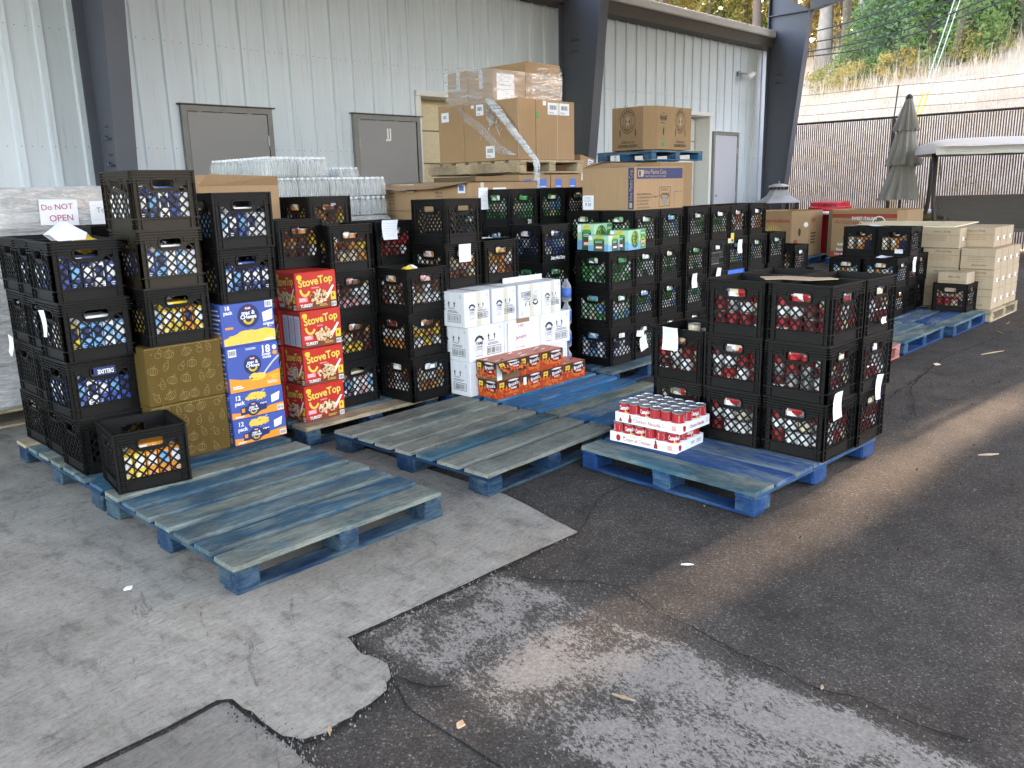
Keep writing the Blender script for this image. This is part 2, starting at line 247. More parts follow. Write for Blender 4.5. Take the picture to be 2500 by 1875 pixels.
# ------------------------------------------------------------------ mesh builder
class MB:
    def __init__(s): s.v = []; s.f = []; s.m = []
    def poly(s, pts, mi=0):
        n = len(s.v); s.v += [tuple(p) for p in pts]; s.f.append(tuple(range(n, n+len(pts)))); s.m.append(mi)
    def box(s, x0, y0, z0, x1, y1, z1, mi=0):
        n = len(s.v); s.v += [(x, y, z) for z in (z0, z1) for y in (y0, y1) for x in (x0, x1)]
        for q in ((0, 2, 3, 1), (4, 5, 7, 6), (0, 1, 5, 4), (2, 6, 7, 3), (0, 4, 6, 2), (1, 3, 7, 5)): s.f.append(tuple(n+i for i in q)); s.m.append(mi)
    def cbox(s, x0, y0, z0, x1, y1, z1, c=.003, mi=0, jit=0.):
        n = len(s.v); X, Y, Z = (x0, x1), (y0, y1), (z0, z1); id = {}
        for i in (0, 1):
            for j in (0, 1):
                for k in (0, 1):
                    sx, sy, sz = (c, -c)[i], (c, -c)[j], (c, -c)[k]
                    for ax, p in enumerate(((X[i], Y[j]+sy, Z[k]+sz), (X[i]+sx, Y[j], Z[k]+sz), (X[i]+sx, Y[j]+sy, Z[k]))):
                        id[i, j, k, ax] = len(s.v); s.v.append(tuple(a+random.uniform(-jit, jit) for a in p))
        F = []
        for i in (0, 1): q = [id[i, 0, 0, 0], id[i, 1, 0, 0], id[i, 1, 1, 0], id[i, 0, 1, 0]]; F.append(q if i else q[::-1])
        for j in (0, 1): q = [id[0, j, 0, 1], id[0, j, 1, 1], id[1, j, 1, 1], id[1, j, 0, 1]]; F.append(q if j else q[::-1])
        for k in (0, 1): q = [id[0, 0, k, 2], id[1, 0, k, 2], id[1, 1, k, 2], id[0, 1, k, 2]]; F.append(q if k else q[::-1])
        for i in (0, 1):
            for j in (0, 1): F.append([id[i, j, 0, 0], id[i, j, 0, 1], id[i, j, 1, 1], id[i, j, 1, 0]])
            for k in (0, 1): F.append([id[i, 0, k, 0], id[i, 0, k, 2], id[i, 1, k, 2], id[i, 1, k, 0]])
        for j in (0, 1):
            for k in (0, 1): F.append([id[0, j, k, 1], id[0, j, k, 2], id[1, j, k, 2], id[1, j, k, 1]])
        for i in (0, 1):
            for j in (0, 1):
                for k in (0, 1): F.append([id[i, j, k, 0], id[i, j, k, 1], id[i, j, k, 2]])
        for q in F: s.f.append(tuple(q)); s.m.append(mi)
    def bar(s, p, q, w, h, mi=0, upv=(0, 0, 1)):
        p, q = Vector(p), Vector(q); d = (q-p).normalized(); a = d.cross(Vector(upv))
        if a.length < 1e-4: a = d.cross(Vector((1, 0, 0)))
        a.normalize(); b = a.cross(d); n = len(s.v)
        for e in (p, q):
            for (i, j) in ((-1, -1), (1, -1), (1, 1), (-1, 1)): s.v.append(tuple(e+a*i*w/2+b*j*h/2))
        for f in ((0, 1, 2, 3), (7, 6, 5, 4), (0, 4, 5, 1), (1, 5, 6, 2), (2, 6, 7, 3), (3, 7, 4, 0)): s.f.append(tuple(n+i for i in f)); s.m.append(mi)
    def lathe(s, prof, c=(0, 0, 0), n=12, mis=0, ax='Z', M=None):
        b = len(s.v); k = len(prof)
        for (r, z) in prof:
            for i in range(n):
                a = 2*math.pi*i/n; p = (r*math.cos(a), r*math.sin(a), z)
                if M is not None: p = tuple(M @ Vector(p))
                s.v.append((p[0]+c[0], p[1]+c[1], p[2]+c[2]))
        for j in range(k-1):
            mi = mis[j] if hasattr(mis, '__len__') else mis
            for i in range(n): s.f.append((b+j*n+i, b+j*n+(i+1) % n, b+(j+1)*n+(i+1) % n, b+(j+1)*n+i)); s.m.append(mi)
        for j, fl in ((0, 1), (k-1, 0)):
            if prof[j][0] > 1e-4:
                q = [b+j*n+i for i in range(n)]; s.f.append(tuple(q[::-1] if fl else q)); s.m.append((mis[0] if fl else mis[-1]) if hasattr(mis, '__len__') else mis)
    def tube(s, pts, r, n=6, mi=0):
        pts = [Vector(p) for p in pts]; b = len(s.v)
        for i, p in enumerate(pts):
            d = (pts[min(i+1, len(pts)-1)]-pts[max(i-1, 0)]).normalized(); a = d.cross(Vector((0, 0, 1)))
            if a.length < 1e-3: a = d.cross(Vector((1, 0, 0)))
            a.normalize(); c = a.cross(d); rr = r[i] if hasattr(r, '__len__') else r
            for k in range(n): t = 2*math.pi*k/n; s.v.append(tuple(p+a*math.cos(t)*rr+c*math.sin(t)*rr))
        for i in range(len(pts)-1):
            for k in range(n): s.f.append((b+i*n+k, b+i*n+(k+1) % n, b+(i+1)*n+(k+1) % n, b+(i+1)*n+k)); s.m.append(mi)
        s.f.append(tuple(b+k for k in range(n))[::-1]); s.m.append(mi); s.f.append(tuple(b+(len(pts)-1)*n+k for k in range(n))); s.m.append(mi)
    # flat print on a face: F maps (a, b, lift) to local space
    def dec(s, F, pts, mi, l=.0010): s.poly([F(a, b, l) for a, b in pts], mi)
    def rect(s, F, a0, b0, a1, b1, mi, l=.0010): s.dec(F, [(a0, b0), (a1, b0), (a1, b1), (a0, b1)], mi, l)
    def ell(s, F, a, b, ra, rb, mi, l=.0012, n=20, rot=0.): s.dec(F, [(a+ra*math.cos(t)*math.cos(rot)-rb*math.sin(t)*math.sin(rot), b+ra*math.cos(t)*math.sin(rot)+rb*math.sin(t)*math.cos(rot)) for t in [2*math.pi*i/n for i in range(n)]], mi, l)
    def stroke(s, F, pts, w, mi, l=.0014):
        for kk, ((a, b), (c, d)) in enumerate(zip(pts, pts[1:])):
            L = math.hypot(c-a, d-b) or 1e-6; nx, ny = -(d-b)/L*w/2, (c-a)/L*w/2; ex, ey = (c-a)/L*w*.3, (d-b)/L*w*.3
            s.dec(F, [(a-nx-ex, b-ny-ey), (c-nx+ex, d-ny+ey), (c+nx+ex, d+ny+ey), (a+nx-ex, b+ny-ey)], mi, l+(kk % 2)*.00025)
    def ring(s, F, a, b, ra, rb, w, mi, n=24, l=.0014, a0=0., a1=360.): s.stroke(F, [(a+ra*math.cos(R(a0+(a1-a0)*i/n)), b+rb*math.sin(R(a0+(a1-a0)*i/n))) for i in range(n+1)], w, mi, l)
    def text(s, F, st, size, a, b, mi, bold=False, rot=0., wid=None, l=.0016, shear=0., flip=1, bend=None):
        v, f, W = TXT[st, bold]; kx = size if wid is None else wid/W; n = len(s.v); c, sn = math.cos(rot), math.sin(rot)
        for x, y in v:
            X, Y = x*kx+y*size*shear, y*size*flip
            if bend: Y += bend(X)
            s.v.append(F(a+X*c-Y*sn, b+X*sn+Y*c, l))
        for q in f: s.f.append(tuple(n+i for i in q)); s.m.append(mi)
    def lines(s, F, a0, b0, a1, b1, rows, mi, fill=.5, l=.0014):
        for i in range(rows):
            y = b1-(i+.5)*(b1-b0)/rows; h = (b1-b0)/rows*fill; s.rect(F, a0, y-h/2, a1-(a1-a0)*random.uniform(0, .25), y+h/2, mi, l)
    def barcode(s, F, a0, b0, a1, b1, paper, ink, frame=True, l=.0014):
        s.rect(F, a0, b0, a1, b1, paper, l); w = (a1-a0); x = a0+.08*w
        while x < a1-.1*w:
            k = random.choice((.025, .04, .06))*w; s.rect(F, x, b0+(b1-b0)*.15, x+k, b1-(b1-b0)*.15, ink, l+.0004); x += k+random.choice((.03, .05))*w
    def mesh(s, name, mats, smooth=False):
        me = bpy.data.meshes.new(name); me.from_pydata(s.v, [], s.f)
        for m in mats: me.materials.append(MATS[m] if isinstance(m, str) else m)
        if len(mats) > 1: me.polygons.foreach_set('material_index', s.m)
        if smooth: me.polygons.foreach_set('use_smooth', [True]*len(s.f))
        me.update(); return me
    def build(s, name, mats, parent=None, smooth=False, loc=(0, 0, 0), rz=0.): return obj(name, s.mesh(name, mats if isinstance(mats, (list, tuple)) else [mats], smooth), parent, loc, rz)
def obj(name, me, parent=None, loc=(0, 0, 0), rz=0.):
    o = bpy.data.objects.new(name, me); COL.objects.link(o); o.parent = parent; o.location = loc
    if rz: o.rotation_euler = (0, 0, rz)
    return o
def tag(o, label, cat, group=None, kind=None):
    o['label'] = label; o['category'] = cat
    if group: o['group'] = group
    if kind: o['kind'] = kind
    return o
def thing(name, label, cat, loc=(0, 0, 0), rz=0., group=None): return tag(obj(name, None, None, loc, rz), label, cat, group)
def attach(o, label):      # make o a part of the thing that carries this label
    q = next(x for x in COL.objects if x.get('label') == label); o.parent = q; o.matrix_parent_inverse = q.matrix_basis.inverted(); return o
def struct(o): o['kind'] = 'structure'; return o
# a box with its near bottom corner at the origin: front face (towards -Y), left face (towards -X), top
def FF(a, b, l): return (a, -l, b)
def FL(d): return lambda a, b, l: (-l, d-a, b)
def FT(h): return lambda a, b, l: (a, b, h+l)
# ------------------------------------------------------------------ ground
def jag(pts, step=.05, amp=.012, seed=1):
    r = random.Random(seed); out = []
    for (x0, y0), (x1, y1) in zip(pts, pts[1:]):
        n = max(1, int(math.hypot(x1-x0, y1-y0)/step))
        for i in range(n):
            t = i/n; out.append((x0+(x1-x0)*t+r.uniform(-amp, amp), y0+(y1-y0)*t+r.uniform(-amp, amp)))
    return out+[pts[-1]]
def sheet(name, outline, z, mat):
    tris = tessellate_polygon([[Vector((x, y, 0)) for x, y in outline]])
    b = MB(); b.v = [(x, y, z) for x, y in outline]
    for t in tris:
        p, q, r = [Vector(outline[i]) for i in t]
        t = tuple(t) if (q-p).cross(r-p) > 0 else tuple(t)[::-1]
        b.f.append(t); b.m.append(0)
    return struct(b.build(name, mat))
def strip(name, pts, w, z, mat, seed=3, taper=True):
    r = random.Random(seed); b = MB(); n = len(pts)
    for i, (x, y) in enumerate(pts):
        x0, y0 = pts[max(i-1, 0)]; x1, y1 = pts[min(i+1, n-1)]; L = math.hypot(x1-x0, y1-y0); nx, ny = -(y1-y0)/L, (x1-x0)/L
        ww = w*r.uniform(.4, 1.3)*(.25 if taper and i in (0, n-1) else 1)
        b.v += [(x+nx*ww/2, y+ny*ww/2, z), (x-nx*ww/2, y-ny*ww/2, z)]
    for i in range(n-1): b.f.append((2*i, 2*i+1, 2*i+3, 2*i+2)); b.m.append(0)
    return struct(b.build(name, mat))
b = MB(); b.poly([(-120, -120, 0), (19.2, -120, 0), (19.2, 120, 0), (-120, 120, 0)]); struct(b.build('asphalt_ground', 'asphalt'))
tongue = [(1.408, 2.145), (1.384, 2.066), (1.385, 1.992), (1.398, 1.925), (1.366, 1.859), (1.305, 1.816), (1.196, 1.789), (1.075, 1.774), (1.01, 1.794), (.987, 1.859), (.985, 1.98), (.971, 2.124), (.944, 2.146)]
slab = jag([(2.78, 9.2), (2.70, 2.66), (2.577, 2.116)], .08, .004, 2)[:-1]+jag([(2.577, 2.116), (1.408, 2.145)], .07, .004, 4)[:-1]+jag(tongue, .03, .007, 5)[:-1]+[(.944, 2.146), (.78, 2.132), (.4, 2.133), (-14, 2.13), (-14, 9.2)]
sheet('concrete_slab', slab, .008, 'concrete')
sheet('concrete_apron', jag([(.962, 2.118), (.972, 1.97), (.975, 1.83), (.972, 1.5)], .04, .005, 6)[:-1]+[(.972, 1.5), (.96, -3), (-14, -3), (-14, 2.11), (.4, 2.113), (.78, 2.112), (.93, 2.128)], .004, 'concrete_dark')
sheet('worn_patch', [(1.425, 2.125), (2.30, 2.098), (2.34, 1.5), (2.24, .9), (2.28, .2), (1.30, .2), (1.30, 1.70), (1.37, 1.86), (1.405, 1.93), (1.39, 1.99), (1.392, 2.065)], .004, 'worn_patch')
strip('crack', jag([(2.11, 2.107), (2.119, 1.965), (2.247, 1.791), (2.298, 1.659), (2.225, 1.467), (2.214, 1.314), (2.169, 1.139), (2.169, 1.002), (2.149, .865), (2.187, .762), (2.168, .59), (2.203, .449)], .03, .006, 13), .006, .009, 'crack')
strip('crack', jag([(2.60, 2.12), (2.95, 2.30), (3.3, 2.33), (3.9, 2.50)], .04, .006, 14), .006, .006, 'crack')
strip('crack', jag([(5.6, 1.95), (6.6, 2.02), (7.4, 2.10), (8.2, 2.03), (9.6, 1.98), (11.5, 1.9)], .08, .012, 15), .010, .006, 'crack')
strip('crack', jag([(5.3, 1.65), (6.1, 1.95), (6.6, 2.02)], .08, .012, 16), .008, .006, 'crack')
strip('crack', jag([(1.449, 1.685), (1.40, 1.72), (1.37, 1.85)], .03, .006, 17), .012, .0095, 'crack')
strip('joint', jag([(-3, 2.12), (.4, 2.123), (.78, 2.122), (.935, 2.137), (.963, 2.11), (.975, 1.97), (.982, 1.83)], .04, .002, 18), .007, .0095, 'crack', taper=False)
strip('joint', jag([(1.40, 2.14), (1.9, 2.126), (2.3, 2.122), (2.577, 2.110)], .04, .002, 19), .006, .0100, 'crack', taper=False)
strip('joint', jag([(1.36, 1.852), (1.30, 1.806), (1.19, 1.78), (1.07, 1.765), (1.0, 1.79)], .02, .004, 20), .011, .0060, 'crack', taper=False)

def crumbs():   # loose grit along the broken edges
    b = MB(); rr = random.Random(77)
    edges = [([(1.40, 2.13), (1.385, 2.05), (1.39, 1.99), (1.40, 1.92), (1.366, 1.85), (1.30, 1.805), (1.19, 1.78), (1.07, 1.765), (1.0, 1.79), (.985, 1.88)], 300, .014), ([(2.11, 2.10), (2.247, 1.791), (2.225, 1.467), (2.17, 1.1), (2.15, .86), (2.2, .45)], 110, .03), ([(1.45, 1.9), (1.45, 1.45), (1.49, 1.3), (1.45, 1.17), (1.62, .75)], 110, .035), ([(.963, 2.1), (.98, 1.83), (.975, 1.5)], 160, .015), ([(3, 1.5), (8, 1.5)], 120, .7), ([(1.0, 2.13), (2.57, 2.118)], 160, .010)]
    for pl, n, sp in edges:
        for i in range(n):
            k = rr.randrange(len(pl)-1); t = rr.random(); x = pl[k][0]+(pl[k+1][0]-pl[k][0])*t+rr.gauss(0, sp); y = pl[k][1]+(pl[k+1][1]-pl[k][1])*t+rr.gauss(0, sp); r = rr.uniform(.0012, .0042)*(1.5 if sp > .5 else 1); a = rr.uniform(0, 6.28); z = .003 if sp < .5 else -.001
            n0 = len(b.v); b.v += [(x+r*math.cos(a+q*1.571)*rr.uniform(.7, 1.2), y+r*math.sin(a+q*1.571)*rr.uniform(.7, 1.2), z) for q in range(4)]+[(x, y, z+.006+r*rr.uniform(.6, 1.2))]; mi = rr.choice((0, 0, 0, 1, 1)); b.f += [(n0, n0+1, n0+4), (n0+1, n0+2, n0+4), (n0+2, n0+3, n0+4), (n0+3, n0, n0+4)]; b.m += [mi]*4
    tag(b.build('loose_grit', ['tar', 'concrete_dark', 'gravel']), 'loose grit and crumbs along the broken pavement edges', 'grit', None, 'stuff')
crumbs()
# ------------------------------------------------------------------ metal building with ribbed wall
WY = 9.13; PITCH = .3048; EAVE = 4.16
bld = thing('metal_building', 'long pale ribbed-steel building with grey doors behind the stacked goods', 'building', (0, WY, 0))
openings = [(7.76, 10.35, 2.69), (12.55, 15.25, 2.73)]
def wall_panel(x0, n, zb, zt):
    b = MB(); prof = [(0, 0), (.218, 0), (.228, -.006), (.234, -.030), (.290, -.034), (.2975, -.002), (.3048, 0)]
    pts = [(x0+i*PITCH+px, py) for i in range(n) for px, py in (prof if i == n-1 else prof[:-1])]
    for (xa, ya), (xb, yb) in zip(pts, pts[1:]): b.poly([(xa, ya, zb), (xb, yb, zb), (xb, yb, zt), (xa, ya, zt)])
    b.build('wall_panel', 'wall_steel', bld)
i = -28; mods = []
x = 3.4075-28*PITCH
while x < 17.55:
    zb = next((z for a, c, z in openings if a-.02 < x+PITCH/2 < c+.02), .02); mods.append((x, zb)); x += PITCH
k = 0
while k < len(mods):
    n = 1
    while n < 3 and k+n < len(mods) and mods[k+n][1] == mods[k][1]: n += 1
    wall_panel(mods[k][0], n, mods[k][1], EAVE); k += n
XE = mods[-1][0]+PITCH
b = MB(); b.box(XE-.01, -.045, .0, XE+.09, .02, EAVE, 0); b.box(XE+.07, .02, 0, XE+.09, .30, EAVE, 0); b.build('corner_trim', 'white_trim', bld)
b = MB()
for yy in [.3048*i for i in range(30)]:
    b.poly([(XE+.06, .3+yy, 0), (XE+.06, .54+yy, 0), (XE+.06, .54+yy, EAVE), (XE+.06, .3+yy, EAVE)]); b.poly([(XE+.06, .54+yy, 0), (XE+.09, .57+yy, 0), (XE+.09, .57+yy, EAVE), (XE+.06, .54+yy, EAVE)]); b.poly([(XE+.09, .57+yy, 0), (XE+.06, .605+yy, 0), (XE+.06, .605+yy, EAVE), (XE+.09, .57+yy, EAVE)])
b.build('end_wall', 'wall_steel', bld)
b = MB(); b.box(-8, -.30, EAVE+.003, XE+.45, .05, EAVE+.19, 0); b.build('soffit', 'brown_trim', bld)
b = MB(); b.cbox(-8, -.36, EAVE+.193, XE+.5, -.02, EAVE+.34, .02, 0); b.build('gutter', 'white_trim', bld)
b = MB(); b.poly([(-8, -.3, EAVE+.345), (XE+.5, -.3, EAVE+.345), (XE+.5, 9, EAVE+.75), (-8, 9, EAVE+.75)]); b.build('roof', 'roof_white', bld)
b = MB()
for z in (.9, 1.95, 3.05):
    for xx, zb in mods:
        if zb < z-.1:
            for dx in (.06, .15, .262): b.lathe([(.006, 0), (.004, .005)], (xx+dx, -.035 if dx > .2 else -.001, z), 6, 0, M=Matrix.Rotation(R(90), 3, 'X'))
s = b.build('screws', 'door_frame', bld); s['kind'] = 'stuff'
def man_door(x0, x1, h, mat, handle, mark=None):
    b = MB(); b.box(x0, -.052, .01, x0+.06, .0, h); b.box(x1-.06, -.052, .01, x1, .0, h); b.box(x0+.06, -.052, h-.06, x1-.06, 0, h); b.build('door_frame', 'door_frame', bld)
    b = MB(); b.box(x0-.03, -.070, h+.002, x1+.03, -.002, h+.016); b.bar((x0-.03, -.076, h+.008), (x1+.03, -.076, h+.008), .012, .008); b.build('drip_flashing', 'brown_trim' if handle < 2 else 'white_trim', bld)
    b = MB(); b.cbox(x0+.068, -.042, .02, x1-.068, -.004, h-.068, .003); d = b.build('door', mat, bld)
    b = MB(); hx = x1-.075 if handle in (0,) else x0+.075
    for z in (h-.36, 1.2, .3): b.lathe([(.010, -.06), (.010, .06)], (x1-.072 if handle != 1 else x0+.072, -.052, z), 8)
    b.build('hinge', 'galv', d)
    b = MB(); kx = x0+.16 if handle != 1 else x1-.16
    b.lathe([(.03, 0), (.03, .01)], (kx, -.043, 1.0), 12, 0, M=Matrix.Rotation(R(90), 3, 'X')); b.bar((kx, -.07, 1.0), (kx+.10, -.075, 1.0), .018, .018); b.lathe([(.027, 0), (.027, .014)], (kx, -.043, 1.19), 12, 0, M=Matrix.Rotation(R(90), 3, 'X')); b.build('handle', 'galv', d)
    if mark:
        b = MB(); b.text(lambda a, c, l: (a, -.043-l, c), 'JJ', .17, (x0+x1)/2+.01, h-.23, 0, True); b.build('lettering', 'pure_white', d)
man_door(4.37, 5.47, 2.41, 'grey_door', 0); man_door(6.63, 7.73, 2.41, 'grey_door', 1, True); man_door(15.42, 16.43, 2.45, 'pale_door', 2)
for (a, c, z) in openings:
    b = MB(); b.box(a-.09, -.05, .01, a, .33, z); b.box(c, -.05, .01, c+.09, .33, z); b.box(a-.09, -.075, z+.002, c+.09, .33, z+.07); b.build('opening_frame', 'white_trim', bld)
    r = MB()
    for i in range(6):
        r.cbox(a+.02, .28, .02+i*.45, c-.02, .32, .02+i*.45+.44, .008); 
        for j in range(2): r.box(a+.02, .272, .15+i*.45+j*.14, c-.02, .281, .165+i*.45+j*.14)
    r.build('overhead_door', 'cream' if a < 9 else 'white_trim', bld)
    b = MB(); b.box(a-.02, .335, 0, c+.02, .345, z); b.build('dark_backing', 'interior_dark', bld)  # black sheet standing in for the darkness inside the opening
# security camera, roof dish
q = thing('security_camera', 'small white security camera on the ribbed wall near the far corner', 'camera', (16.35, WY-.035, 3.62))
b = MB(); b.lathe([(.05, 0), (.05, .03)], (0, 0, 0), 12, 0, M=Matrix.Rotation(R(90), 3, 'X')); b.tube([(0, -.03, 0), (0, -.16, -.02), (.05, -.2, -.06)], .016); b.build('bracket', 'galv', q)
b = MB(); b.lathe([(.045, 0), (.055, .02), (.055, .22), (.04, .24)], (.02, -.2, -.10), 12, 0, M=Matrix.Rotation(R(65), 3, 'Y')); b.build('housing', 'pure_white', q, True)
q = thing('satellite_dish', 'white satellite dish standing on the low building roof', 'dish', (15.1, 11.2, 4.62))
b = MB(); b.tube([(0, 0, 0), (0, 0, .75)], .03, 8); b.tube([(0, 0, .7), (-.45, -.35, .85)], .015); b.build('mast', 'galv', q)
b = MB(); b.lathe([(.0, .0), (.15, .012), (.28, .05), (.38, .10), (.37, .105), (.26, .06), (.0, .02)], (0, -.05, .85), 20, 0, M=Matrix.Rotation(R(-70), 3, 'Y') @ Matrix.Rotation(R(20), 3, 'X')); b.build('reflector', 'pure_white', q, True)

# ------------------------------------------------------------------ canopy: tapered steel columns, rafters, roof
can = thing('canopy', 'open steel canopy on tapered columns roofing the loading yard', 'canopy', (0, 0, 0))
b = MB(); b.box(-9, -2.6, 5.75, 17.75, 8.95, 5.80); b.build('roof_deck', 'underside', can)
for y in (-2.2, .2, 2.6, 5.0, 7.4):
    b = MB(); b.box(-9, y-.09, 5.53, 17.7, y+.09, 5.745); b.build('purlin', 'steel_post', can)
for X, lab in ((3.42, 'leftmost'), (10.55, 'middle'), (17.25, 'rightmost')):
    q = thing('steel_column', '%s dark blue-grey tapered steel column in front of the ribbed wall' % lab, 'column', (X, 8.9, 0), 0, 'canopy columns')
    D0, D1, H = .36, .86, 4.78
    b = MB(); b.poly([(-.006, 0, .02), (-.006, -D0, .02), (-.006, -D1, H), (-.006, 0, H+.5)][::-1]); b.poly([(.006, 0, .02), (.006, -D0, .02), (.006, -D1, H), (.006, 0, H+.5)]); b.build('web', 'steel_post', q)
    b = MB(); b.box(-.1, .0, .02, .1, .014, H+.5); b.build('back_flange', 'steel_post', q)
    b = MB()
    b.v = [(-.1, -D0, .02), (.1, -D0, .02), (.1, -D1, H), (-.1, -D1, H), (-.1, -D0-.014, .02), (.1, -D0-.014, .02), (.1, -D1-.014, H), (-.1, -D1-.014, H)]; b.f = [(0, 1, 2, 3), (7, 6, 5, 4), (0, 4, 5, 1), (1, 5, 6, 2), (2, 6, 7, 3), (3, 7, 4, 0)]; b.m = [0]*6; b.build('front_flange', 'steel_post', q)
    b = MB(); b.box(-.09, -D1+.02, H-.012, -.008, -.002, H); b.box(.008, -D1+.02, H-.012, .09, -.002, H)
    for z in (1.75, 2.0) if lab == 'leftmost' else (3.45, 3.62): b.box(-.05, -.30, z, -.007, -.16, z+.012); b.lathe([(.014, 0), (.014, .03)], (-.03, -.2, z+.012), 6)
    b.build('stiffener', 'steel_post', q)
    b = MB(); b.box(-.16, -D0-.08, .010, .16, .08, .030); b.build('base_plate', 'steel_post', q)
    if lab == 'leftmost':
        b = MB()
        for z in (1.86, 2.12):
            for i in range(14): b.ell(lambda a, c, l: (-.007-l, a, c), -.22+random.gauss(0, .03), z+random.gauss(0, .006), random.uniform(.008, .022), random.uniform(.002, .006), 0, .001+i*.0002, 8)
        b.build('rust_stain', 'rust', q)
    b = MB(); n = 8
    for i in range(n):
        y0, y1 = 8.05-i*1.3, 8.05-(i+1)*1.3; z0, z1 = min(5.3, 4.77+i*.23), min(5.3, 4.77+(i+1)*.23)
        for sx in (-.006, .006): b.poly([(X+sx, y0, z0), (X+sx, y1, z1), (X+sx, y1, 5.52), (X+sx, y0, 5.52)])
        b.bar((X, y0, z0), (X, y1, z1), .2, .014); b.bar((X, y0, 5.515), (X, y1, 5.515), .2, .014)
    b.build('rafter', 'steel_post', can)

# ------------------------------------------------------------------ slatted boundary fence
FX_, FH = 18.3, 2.66
fn = thing('slatted_fence', 'tall brown slatted chain-link fence with barbed wire strands', 'fence', (FX_, 0, 0))
b = MB(); y = 9.6
while y > -12:
    w = .023; b.v += [(0, y, .05), (0, y-w, .05), (0, y-w, FH-.02+random.uniform(-.02, .01)), (0, y, FH-.02+random.uniform(-.02, .01))]; n = len(b.v)-4; b.f.append((n, n+1, n+2, n+3)); b.m.append(0)
    b.poly([(.004, y-w, .05), (0, y-w, .05), (0, y-w, FH-.02), (.004, y-w, FH-.02)]); y -= .046
s = b.build('slats', 'slat', fn); s['kind'] = 'stuff'
b = MB(); b.tube([(-.02, 9.6, FH), (-.02, -12, FH)], .024, 8); b.build('top_rail', 'bronze', fn)
b = MB()
for y in np.arange(9.6, -12, -.34): b.tube([(-.012, y, .05), (.014, y-.17, FH/2), (-.012, y-.34, FH)], .0025, 3); b.tube([(-.012, y-.34, .05), (.014, y-.17, FH/2), (-.012, y, FH)], .0025, 3)
s = b.build('chain_link', 'galv', fn); s['kind'] = 'stuff'
for y in (9.4, 6.62, 3.6, .6, -2.4, -5.4, -8.4):
    b = MB(); b.tube([(-.045, y, 0), (-.045, y, FH+.02)], .035, 8); b.tube([(-.045, y, FH+.02), (-.06, y-.02, FH+.22), (-.02, y-.03, FH+.62)], .014, 6); b.build('post', 'bronze', fn)
for k, z in enumerate((FH+.18, FH+.38, FH+.60)):
    b = MB(); pts = [(-.04, y, z+.012*math.sin(y*2.1)) for y in np.arange(9.6, -12.1, -.4)]; b.tube(pts, .004, 4)
    for y in np.arange(9.5, -12, -.14): b.tube([(-.07, y, z-.02), (-.01, y+.02, z+.02)], .0025, 3)
    b.build('barbed_wire', 'wire', fn)
b = MB(); b.poly([(19.2, -120, -.02), (19.3, -120, -.02), (19.3, 120, -.02), (19.2, 120, -.02)])
# pale gravel bank seen between the slats, hillside, grass, woods
def hz(x, y): return max(0., (x-18.9))*.41*(1+.022*(7-max(y, 4)))*(1-.8*math.exp(-((y-1.4+.07*(x-4.5))/(.105 if x < 46 else 3.))**2))*(1 if x < 44 else 1-.35*(x-44)/(x-18.9)) + .15*math.sin(x*.7+y*.5)*min(1, (x-18.9)/4) if x > 18.9 else -.01  # includes a notch shaped out of view to let one streak of sun through
def hill():
    xs = np.concatenate([np.linspace(18.95, 48, 40), np.linspace(49, 140, 14)]); ys = np.concatenate([np.linspace(-120, -22, 10), np.linspace(-20, -10, 8), np.linspace(-9.5, 2, 110), np.linspace(3, 60, 44), np.linspace(65, 140, 8)])
    b = MB(); nx, ny = len(xs), len(ys); b.v = [(x, y, hz(x, y)+random.uniform(-.06, .06)*(x > 19.5)) for x in xs for y in ys]
    b.f = [(i*ny+j, (i+1)*ny+j, (i+1)*ny+j+1, i*ny+j+1) for i in range(nx-1) for j in range(ny-1)]; b.m = [0]*len(b.f); struct(b.build('hillside', 'soil', None, True))
hill()
def grass():
    n = 46000; x = 19.2+24*RNG.random(n)**1.15; y = -9+33*RNG.random(n)
    V = []; F = []
    for i in range(n):
        h = RNG.uniform(.25, .75)*(1.7 if RNG.random() < .12 else 1); w = RNG.uniform(.006, .015); a = RNG.random()*6.28; lx, ly = RNG.normal(0, .16)*h, RNG.normal(0, .16)*h; z = hz(x[i], y[i])-.05
        dx, dy = math.cos(a)*w, math.sin(a)*w; k = len(V)
        V += [(x[i]-dx, y[i]-dy, z), (x[i]+dx, y[i]+dy, z), (x[i]+lx*.5+dx*.7, y[i]+ly*.5+dy*.7, z+h*.6), (x[i]+lx*.5-dx*.7, y[i]+ly*.5-dy*.7, z+h*.6), (x[i]+lx, y[i]+ly, z+h)]; F += [(k, k+1, k+2, k+3), (k+3, k+2, k+4)]
    me = bpy.data.meshes.new('dry_grass'); me.from_pydata(V, [], F); me.materials.append(MATS['grass']); o = obj('dry_grass', me); tag(o, 'tall dry straw-coloured grass covering the hillside', 'grass', None, 'stuff')
grass()
def leaf_mesh(name, n, shape, size, mat, seed, droop=0.):
    r = np.random.default_rng(seed); V = np.zeros((n*4, 3)); nb = 60
    cl = []
    while len(cl) < nb:
        p = r.uniform(-1, 1, 3)
        if shape(p): cl.append(p)
    cl = np.array(cl); i = r.integers(0, nb, n); c = cl[i]+r.normal(0, .11, (n, 3))
    u = r.normal(size=(n, 3)); u /= np.linalg.norm(u, axis=1)[:, None]; v = np.cross(u, r.normal(size=(n, 3))); v /= np.linalg.norm(v, axis=1)[:, None]; s = r.uniform(.5, 1.3, n)[:, None]*size
    return c, u*s, v*s*.55, n
